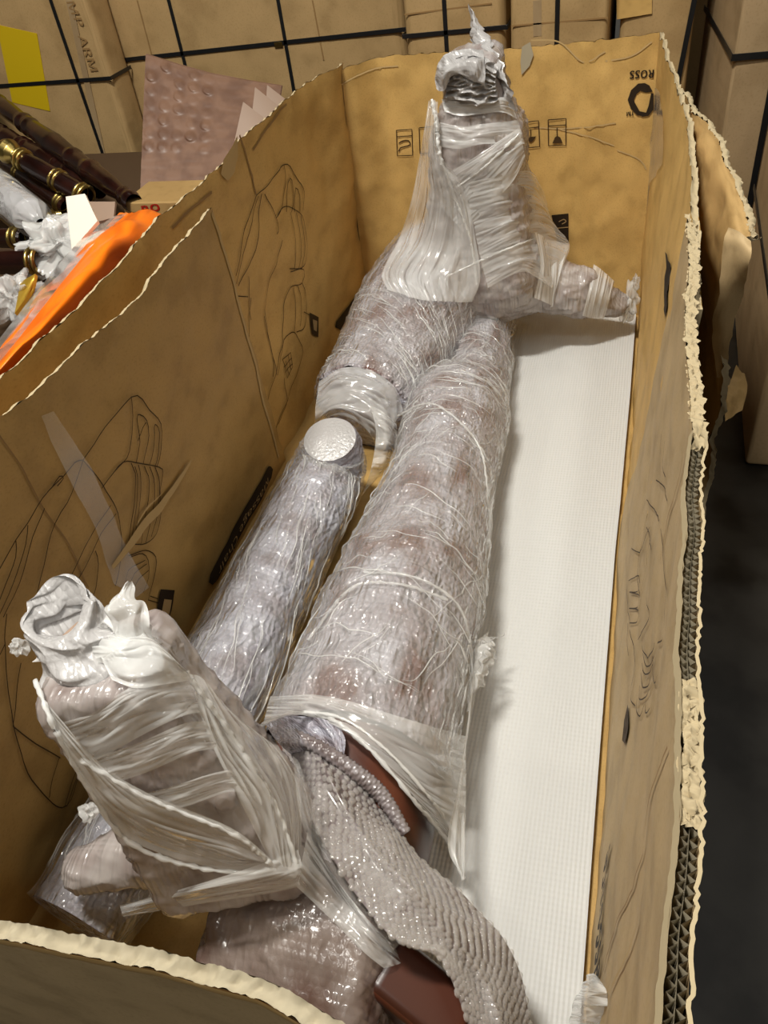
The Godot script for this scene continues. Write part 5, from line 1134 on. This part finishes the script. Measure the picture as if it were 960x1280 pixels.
	obj("film_ear", patch([[Vector3(-0.545, 0.775, -0.458), Vector3(-0.506, 0.775, -0.451), Vector3(-0.479, 0.765, -0.463)], [Vector3(-0.539, 0.800, -0.460), Vector3(-0.501, 0.805, -0.458), Vector3(-0.477, 0.790, -0.469)], [Vector3(-0.541, 0.810, -0.477), Vector3(-0.509, 0.820, -0.480), Vector3(-0.488, 0.810, -0.483)], [Vector3(-0.538, 0.815, -0.493), Vector3(-0.516, 0.825, -0.495), Vector3(-0.507, 0.815, -0.503)], [Vector3(-0.528, 0.820, -0.501), Vector3(-0.517, 0.825, -0.501), Vector3(-0.515, 0.820, -0.506)]], 40, 40, func(p, _u, v): return Vector3(mid.get_noise_3dv(p * 2.0), 0, mid.get_noise_3dv(p * 2.0 + Vector3.ONE)) * 0.012 + Vector3(0, sml.get_noise_3dv(p) * 0.006, 0), 0.15, 0.15), M.film_white, foot)
	sheet(foot, "film_collar", M.film_white, [[Vector3(-0.623, 0.763, -0.422), Vector3(-0.588, 0.765, -0.428), Vector3(-0.545, 0.774, -0.426), Vector3(-0.504, 0.783, -0.427)], [Vector3(-0.605, 0.773, -0.436), Vector3(-0.574, 0.779, -0.450), Vector3(-0.541, 0.785, -0.463), Vector3(-0.489, 0.795, -0.451)], [Vector3(-0.558, 0.780, -0.452), Vector3(-0.512, 0.790, -0.452), Vector3(-0.475, 0.789, -0.459), Vector3(-0.448, 0.753, -0.455)], [Vector3(-0.495, 0.786, -0.402), Vector3(-0.467, 0.781, -0.400), Vector3(-0.450, 0.762, -0.422), Vector3(-0.448, 0.717, -0.461)]], 70, 50, 0.014, 0.3, 0.2)
	ruffle(foot, "film_knot", M.film_milky, Vector3(-0.642, 0.775, -0.432), Vector3(0.010, 0.012, 0.010), 4.0)
	ruffle(foot, "film_knot", M.film_milky, Vector3(-0.502, 0.770, -0.455), Vector3(0.030, 0.024, 0.028), 7.0)
	ruffle(foot, "film_knot", M.film_milky, Vector3(-0.719, 0.360, -0.427), Vector3(0.014, 0.014, 0.014), 6.0)
	# bubble sheet over the joint
	var rows := [[Vector3(-0.484, 0.335, -0.620), Vector3(-0.423, 0.352, -0.608), Vector3(-0.357, 0.342, -0.587), Vector3(-0.304, 0.300, -0.574)], [Vector3(-0.411, 0.360, -0.529), Vector3(-0.344, 0.370, -0.517), Vector3(-0.280, 0.350, -0.502), Vector3(-0.230, 0.285, -0.505)], [Vector3(-0.345, 0.385, -0.453), Vector3(-0.279, 0.385, -0.449), Vector3(-0.214, 0.340, -0.449), Vector3(-0.154, 0.260, -0.468)], [Vector3(-0.278, 0.390, -0.392), Vector3(-0.217, 0.370, -0.403), Vector3(-0.156, 0.320, -0.410), Vector3(-0.094, 0.240, -0.432)], [Vector3(-0.214, 0.375, -0.350), Vector3(-0.167, 0.340, -0.364), Vector3(-0.109, 0.280, -0.383), Vector3(-0.058, 0.200, -0.400)], [Vector3(-0.157, 0.330, -0.352), Vector3(-0.118, 0.300, -0.347), Vector3(-0.077, 0.250, -0.349), Vector3(-0.038, 0.170, -0.352)], [Vector3(-0.102, 0.300, -0.287), Vector3(-0.078, 0.270, -0.292), Vector3(-0.055, 0.220, -0.301), Vector3(-0.026, 0.150, -0.311)]]
	var bf := patchf(rows, func(p, u, v): return Vector3(0, mid.get_noise_3dv(p * 0.7) * 0.014 + 0.012 * exp(-pow((u - 0.36 - v * 0.2) / 0.06, 2.0)), 0))
	var bs := obj("bubble_sheet", grid(60, 110, bf, false, false, 0.25, 0.55), M.bubble_base, t)
	var dome := grid(8, 3, func(u, v): return Vector3(cos(u * TAU) * cos(v * PI / 2), 0.55 * sin(v * PI / 2), sin(u * TAU) * cos(v * PI / 2)), true, true)
	var bub := []
	for j in 46:
		var v0 := (j + 0.5) / 46.0
		var wide := 0.0
		for k in 6: wide += bf.call(k / 6.0, v0).distance_to(bf.call((k + 1) / 6.0, v0))
		var across := maxi(6, roundi(wide / 0.0122))
		for i in across:
			var u := (i + 0.5 + (0.25 if j % 2 else -0.25) + 0.12 * sml.get_noise_2d(i * 0.9, j * 1.3)) / across
			var v := (j + 0.5 + 0.12 * sml.get_noise_2d(j * 1.1, i * 0.7 + 5.0)) / 46.0
			var p: Vector3 = bf.call(u, v)
			var n: Vector3 = (bf.call(u, v + 0.01) - p).cross(bf.call(u + 0.01, v) - p).normalized()
			if n.y < 0: n = -n
			var x := (bf.call(u + 0.01, v) - p).normalized() as Vector3
			var r := 0.0057 * (1.0 + 0.25 * mid.get_noise_3dv(p * 9.0))
			bub.append([dome, Transform3D(Basis(x, n, x.cross(n)).scaled(Vector3.ONE * r), p)])
	obj("bubble", join(bub), M.bubble, bs, "stuff")
	obj("rolled_edge", tube([Vector3(-0.454, 0.365, -0.613), Vector3(-0.396, 0.368, -0.596), Vector3(-0.339, 0.355, -0.577), Vector3(-0.292, 0.325, -0.561), Vector3(-0.244, 0.300, -0.520)], [0.009, 0.010, 0.011, 0.011, 0.007], 24, 130, func(_p, u, v): return 0.0028 * absf(sin(u * PI * 5.0 + (PI * 0.5 if int(v * 40.0) % 2 else 0.0))) * absf(sin(v * PI * 40.0))), M.bubble_base, bs)
	sheet(bs, "film_tail", M.film_milky, [[Vector3(-0.164, 0.280, -0.369), Vector3(-0.107, 0.250, -0.362), Vector3(-0.051, 0.170, -0.367)], [Vector3(-0.146, 0.250, -0.339), Vector3(-0.098, 0.220, -0.337), Vector3(-0.044, 0.140, -0.349)], [Vector3(-0.122, 0.200, -0.310), Vector3(-0.083, 0.180, -0.305), Vector3(-0.033, 0.100, -0.317)]], 40, 40, 0.014, 0.2, 0.2, true)
	obj("wood_block", bar(Vector3(-0.252, 0.250, -0.351), Vector3(-0.127, 0.200, -0.309), Vector3.UP, 0.085, 0.10, 0.004), M.red_wood, t)

# ---------------------------------------------------------------- pile at the left
func slab4(p: Array, thick: float) -> ArrayMesh:
	var n: Vector3 = (p[1] - p[0]).cross(p[3] - p[0]).normalized() * thick
	var f := func(u, v, k): return (p[0].lerp(p[1], u) as Vector3).lerp(p[3].lerp(p[2], u), v) + n * k
	return join([grid(4, 4, func(u, v): return f.call(u, v, 0.0)), grid(4, 4, func(u, v): return f.call(u, v, 1.0), false, true), grid(4, 1, func(u, v): return f.call(u, 0.0, v)), grid(4, 1, func(u, v): return f.call(u, 1.0, v)), grid(4, 1, func(u, v): return f.call(0.0, u, v)), grid(4, 1, func(u, v): return f.call(1.0, u, v))])

func lathe(a: Vector3, b: Vector3, prof: Array, nv: int) -> ArrayMesh:    # prof: [[along 0..1, radius], ...]
	var xs := prof.map(func(q): return q[0])
	var ys := prof.map(func(q): return q[1])
	var d := (b - a).normalized()
	var s := d.cross(Vector3.UP).normalized()
	var t := s.cross(d)
	return grid(28, nv, func(u, v): return a.lerp(b, v) + (s * cos(u * TAU) + t * sin(u * TAU)) * pl(v, xs, ys), true, true, 0.2, a.distance_to(b))

func turned(label: String, a: Vector3, b: Vector3, prof: Array, rings: Array, rr: float, knob := 0.0, m: Material = null, group := "turned posts heaped at the left") -> Node3D:
	var t := thing("turned_post", label, "post", Vector3(a.x, minf(a.y, b.y) - rr, a.z).lerp(Vector3(b.x, minf(a.y, b.y) - rr, b.z), 0.5), 0.0, group)
	obj("shaft", lathe(a, b, prof, 140), m if m else M.dark_wood, t)
	for k in rings:
		var c := a.lerp(b, k)
		var d := (b - a).normalized()
		for o in [-0.011, 0.011]:
			obj("brass_ring", lathe(c + d * (o - 0.008), c + d * (o + 0.008), [[0.0, rr * 0.95], [0.2, rr * 1.16], [0.5, rr * 1.22], [0.8, rr * 1.16], [1.0, rr * 0.95]], 10), M.brass, t)
	if knob > 0.0:
		var d2 := (b - a).normalized()
		obj("brass_knob", lathe(a - d2 * knob * 2.2, a, [[0.0, 0.002], [0.06, knob * 0.45], [0.2, knob * 0.82], [0.42, knob], [0.65, knob * 0.85], [0.85, knob * 0.5], [1.0, knob * 0.45]], 40), M.brass, t)
	return t

func pile() -> void:
	var cr8 := thing("wooden_crate", "dark low wooden crate under the heap of posts at left", "crate", Vector3(-2.0, 0, -2.1))
	obj("body", join([[rbox(Vector3(1.96, 0.42, 2.5), 0.01, 2), Transform3D(Basis(), Vector3(-2.02, 0.21, -2.1))]]), M.pallet_wood, cr8)
	var bead := [[0.0, 0.022], [0.04, 0.030], [0.10, 0.040], [0.16, 0.040], [0.17, 0.034], [0.2, 0.042], [0.22, 0.034], [0.24, 0.044], [0.26, 0.036], [0.30, 0.040], [0.40, 0.034], [0.42, 0.042], [0.44, 0.034], [0.46, 0.042], [0.48, 0.036], [0.60, 0.045], [0.70, 0.036], [0.71, 0.044], [0.73, 0.036], [0.78, 0.036], [0.80, 0.044], [0.82, 0.038], [0.90, 0.034], [0.95, 0.024], [0.955, 0.034], [0.97, 0.028], [0.985, 0.036], [1.0, 0.030]]
	turned("topmost dark turned wooden post with beads, reaching furthest to the right", Vector3(-3.091, 0.720, -3.501), Vector3(-1.617, 0.560, -2.354), bead, [], 0.03)
	turned("dark turned wooden post lying right behind the brass knobbed one", Vector3(-2.828, 0.640, -3.153), Vector3(-1.889, 0.530, -2.565), bead, [], 0.03)
	turned("dark post with the largest brass knob and two double brass rings", Vector3(-2.172, 0.660, -2.553), Vector3(-1.848, 0.560, -2.423), [[0.0, 0.022], [0.05, 0.030], [0.3, 0.036], [0.9, 0.036], [1.0, 0.03]], [0.06, 0.60, 0.96], 0.034, 0.046)
	turned("dark post with a small brass knob, just below the largest knob", Vector3(-2.397, 0.600, -2.726), Vector3(-1.942, 0.520, -2.428), [[0.0, 0.020], [0.05, 0.028], [0.3, 0.034], [0.9, 0.034], [1.0, 0.03]], [0.30, 0.92], 0.032, 0.036)
	var w := turned("thick post in grey bubble wrap lying above the brass rods", Vector3(-2.522, 0.600, -2.666), Vector3(-1.924, 0.550, -2.228), [[0.0, 0.062], [0.7, 0.066], [0.9, 0.058], [1.0, 0.02]], [], 0.06, 0.0, M.wrap_red)
	obj("stretch_film", lathe(Vector3(-2.522, 0.600, -2.666), Vector3(-1.897, 0.550, -2.207), [[0.0, 0.068], [0.5, 0.073], [0.9, 0.066], [1.0, 0.02]], 80), M.film_milky, w)
	for q in [["upper of two thin brass rods lying side by side", Vector3(-2.433, 0.530, -2.598), Vector3(-1.997, 0.500, -2.282)], ["lower of two thin brass rods lying side by side", Vector3(-2.397, 0.510, -2.535), Vector3(-2.071, 0.490, -2.293)]]:
		var t := thing("brass_rod", q[0], "rod", Vector3(q[1].x, q[2].y, q[1].z), 0.0, "brass rods in the heap")
		obj("tube", lathe(q[1], q[2], [[0.0, 0.013], [0.97, 0.013], [1.0, 0.010]], 40), M.brass, t)
	turned("short dark post with one brass ring, left of the clear plastic wrap", Vector3(-2.242, 0.500, -2.226), Vector3(-1.999, 0.500, -2.216), [[0.0, 0.03], [0.9, 0.034], [1.0, 0.026]], [0.88], 0.033)
	turned("lowest dark post, its brass ringed end at the crumpled plastic", Vector3(-2.070, 0.520, -1.974), Vector3(-1.779, 0.520, -1.998), [[0.0, 0.036], [0.9, 0.038], [1.0, 0.026]], [0.95], 0.036)
	var fin := thing("brass_finial", "small brass finial lying between wrapped post and white foam", "finial", Vector3(-2.083, 0.460, -2.509))
	obj("knob", lathe(Vector3(-1.967, 0.530, -2.319), Vector3(-1.912, 0.530, -2.345), [[0.0, 0.004], [0.2, 0.022], [0.4, 0.018], [0.5, 0.026], [0.7, 0.014], [1.0, 0.012]], 40), M.brass, fin)
	var c1 := thing("plastic_wrap", "crumpled clear bubble plastic among the posts, left of the orange bag", "plastic wrap", Vector3(-1.897, 0.450, -2.250), 0.0, "clear plastic among the posts")
	ruffle(c1, "crumpled_film", M.film_white, Vector3(-1.782, 0.520, -2.104), Vector3(0.11, 0.07, 0.13), 2.0, 2.0)
	ruffle(c1, "crumpled_film", M.film_milky, Vector3(-1.771, 0.530, -2.193), Vector3(0.07, 0.06, 0.10), 8.0, 2.0)
	var c2 := thing("plastic_wrap", "crumpled clear plastic round a gold foil strip, lowest at the left edge", "plastic wrap", Vector3(-1.821, 0.450, -1.856), 0.0, "clear plastic among the posts")
	ruffle(c2, "crumpled_film", M.film_milky, Vector3(-1.711, 0.520, -1.755), Vector3(0.08, 0.06, 0.08), 12.0, 2.0)
	obj("gold_foil", slab4([Vector3(-1.678, 0.560, -1.776), Vector3(-1.625, 0.580, -1.786), Vector3(-1.625, 0.550, -1.748), Vector3(-1.605, 0.540, -1.627)], 0.01), M.gold_foil, c2)
	tag(obj("foam_offcut", slab4([Vector3(-1.676, 0.680, -2.101), Vector3(-1.621, 0.680, -2.123), Vector3(-1.563, 0.620, -2.060), Vector3(-1.638, 0.560, -1.990)], 0.02), M.white_foam), "slanting white foam offcut left of the orange bag", "foam piece")
	tag(obj("cardboard_offcut", slab4([Vector3(-1.726, 0.600, -2.271), Vector3(-1.626, 0.600, -2.266), Vector3(-1.611, 0.570, -2.209), Vector3(-1.662, 0.570, -2.172)], 0.01), M.panel_brown), "small grey brown cardboard offcut behind the orange bag", "cardboard piece")
	# orange bag in its clear wrapper
	var bag := thing("orange_bag", "bright orange plastic bag in clear film, pressed against the carton's left wall", "bag", Vector3(-1.703, 0.420, -1.856))
	var rows := [[Vector3(-1.594, 0.570, -2.221), Vector3(-1.450, 0.620, -2.130), Vector3(-1.443, 0.570, -2.241)], [Vector3(-1.617, 0.560, -2.060), Vector3(-1.339, 0.680, -1.822), Vector3(-1.314, 0.620, -1.945)], [Vector3(-1.579, 0.550, -1.768), Vector3(-1.265, 0.700, -1.529), Vector3(-1.292, 0.620, -1.741)], [Vector3(-1.533, 0.540, -1.476), Vector3(-1.227, 0.700, -1.315), Vector3(-1.271, 0.620, -1.520)], [Vector3(-1.510, 0.530, -1.229), Vector3(-1.209, 0.690, -1.120), Vector3(-1.273, 0.620, -1.311)], [Vector3(-1.510, 0.520, -1.054), Vector3(-1.329, 0.600, -1.052), Vector3(-1.350, 0.550, -1.213)]]
	var of := func(p, u, v): return Vector3(0, mid.get_noise_3dv(p * 0.35) * 0.014 + 0.006 * (1.0 - absf(mid.get_noise_3dv(Vector3(p.x, 0.0, p.z * 0.3)))), 0)
	var ot := patchf(rows, of)
	obj("bag_skin", join([grid(50, 90, ot, false, false, 0.4, 0.8), grid(50, 90, func(u, v): return ot.call(u, v) * Vector3(1, 0, 1) + Vector3(0, 0.43, 0), false, true), grid(90, 4, func(u, v): return (ot.call(0.0, u) as Vector3).lerp(ot.call(0.0, u) * Vector3(1, 0, 1) + Vector3(0, 0.43, 0), v)), grid(50, 4, func(u, v): return (ot.call(u, 0.0) as Vector3).lerp(ot.call(u, 0.0) * Vector3(1, 0, 1) + Vector3(0, 0.43, 0), v))]), M.orange, bag)
	sheet(bag, "clear_wrapper", M.tape, [[Vector3(-1.600, 0.580, -2.197), Vector3(-1.489, 0.620, -2.119)], [Vector3(-1.613, 0.580, -2.002), Vector3(-1.409, 0.660, -1.828)], [Vector3(-1.568, 0.570, -1.709), Vector3(-1.326, 0.680, -1.522)], [Vector3(-1.519, 0.560, -1.427), Vector3(-1.272, 0.680, -1.271)], [Vector3(-1.486, 0.550, -1.185), Vector3(-1.261, 0.660, -1.087)]], 16, 60, 0.003)
	var bx := thing("small_carton", "small brown carton with red letters behind the orange bag", "carton", Vector3(-1.555, 0.420, -2.350))
	var bp := bx.position
	obj("body", join([[rbox(Vector3(0.30, 0.143, 0.2), 0.006, 1), Transform3D(Basis(), bp + Vector3(0.04, 0.072, -0.1))]]), M.kraft_flap, bx)
	obj("red_text", text_on("RO", true, Vector2(-1.592, 0.529), Vector2(-1.522, 0.536), Vector2(0, 1), 0.024, func(a, b): return Vector3(a, b, bp.z), 0.002, Vector3.BACK), M.red_ink, bx)
	# embossed brown sheet and three boards leaning behind
	var sh := [[Vector3(-1.925, 0.833, -3.200), Vector3(-1.664, 0.749, -3.200), Vector3(-1.366, 0.687, -3.200)], [Vector3(-1.848, 0.632, -2.893), Vector3(-1.606, 0.589, -2.927), Vector3(-1.340, 0.558, -2.959)], [Vector3(-1.772, 0.430, -2.587), Vector3(-1.548, 0.430, -2.653), Vector3(-1.313, 0.430, -2.719)]]
	var sf := func(p, u, v):
		var gx: float = u * 9.0
		var gy: float = v * 11.0
		var o := Vector2(fposmod(gx, 1.0) - 0.5, fposmod(gy, 1.0) - 0.5)
		var h := 0.35 + absf(mid.get_noise_2d(floorf(gx) * 3.7, floorf(gy) * 5.1)) * 1.4
		return Vector3(0.0, 0.2, 1.0) * (0.009 * h * smoothstep(0.5, 0.18, o.length()) * smoothstep(0.62, 0.5, u) * smoothstep(0.66, 0.55, v) + 0.0015 * sml.get_noise_3dv(Vector3(p.x * 0.3, p.y, p.z)))
	var hf := patchf(sh, sf)
	tag(obj("embossed_sheet", join([grid(110, 120, hf), grid(4, 4, func(u, v): return hf.call(u, v) + Vector3(0, 0, -0.012), false, true), grid(40, 1, func(u, v): return hf.call(u, 0.0) + Vector3(0, 0, -0.012 * v)), grid(40, 1, func(u, v): return hf.call(0.0, u) + Vector3(0, 0, -0.012 * v))]), M.brown_sheet), "tall pinkish brown sheet embossed with round bumps, leaning behind the cartons", "sheet")
	var bl := ["lowest brown board leaning at the edge of the embossed sheet", "middle brown board leaning between two others by the embossed sheet", "rightmost brown board leaning at the edge of the embossed sheet"]
	var bq := [[Vector3(-1.304, 0.766, -2.700), Vector3(-1.229, 0.704, -2.700), Vector3(-1.257, 0.430, -2.352), Vector3(-1.383, 0.430, -2.420)], [Vector3(-1.295, 0.785, -2.800), Vector3(-1.226, 0.725, -2.800), Vector3(-1.221, 0.430, -2.483), Vector3(-1.328, 0.430, -2.521)], [Vector3(-1.293, 0.766, -2.900), Vector3(-1.235, 0.718, -2.900), Vector3(-1.201, 0.430, -2.609), Vector3(-1.299, 0.430, -2.642)]]
	for i in 3: tag(obj("thin_board", slab4(bq[i], 0.012), M.panel_brown), bl[i], "board", "thin boards by the embossed sheet")

func scraps() -> void:
	var s := thing("plastic_scrap", "crumpled clear plastic scrap standing at the foot of the right wall", "plastic scrap", Vector3(0.047, 0.040, -0.423))
	sheet(s, "crumpled_film", M.film_white, [[Vector3(0.019, 0.030, -0.389), Vector3(0.044, 0.100, -0.370), Vector3(0.075, 0.200, -0.346)], [Vector3(0.018, 0.100, -0.399), Vector3(0.042, 0.200, -0.375), Vector3(0.068, 0.240, -0.369)], [Vector3(0.026, 0.160, -0.408), Vector3(0.043, 0.240, -0.389), Vector3(0.058, 0.260, -0.384)], [Vector3(0.036, 0.200, -0.417), Vector3(0.041, 0.240, -0.408), Vector3(0.047, 0.260, -0.397)]], 40, 40, 0.014)
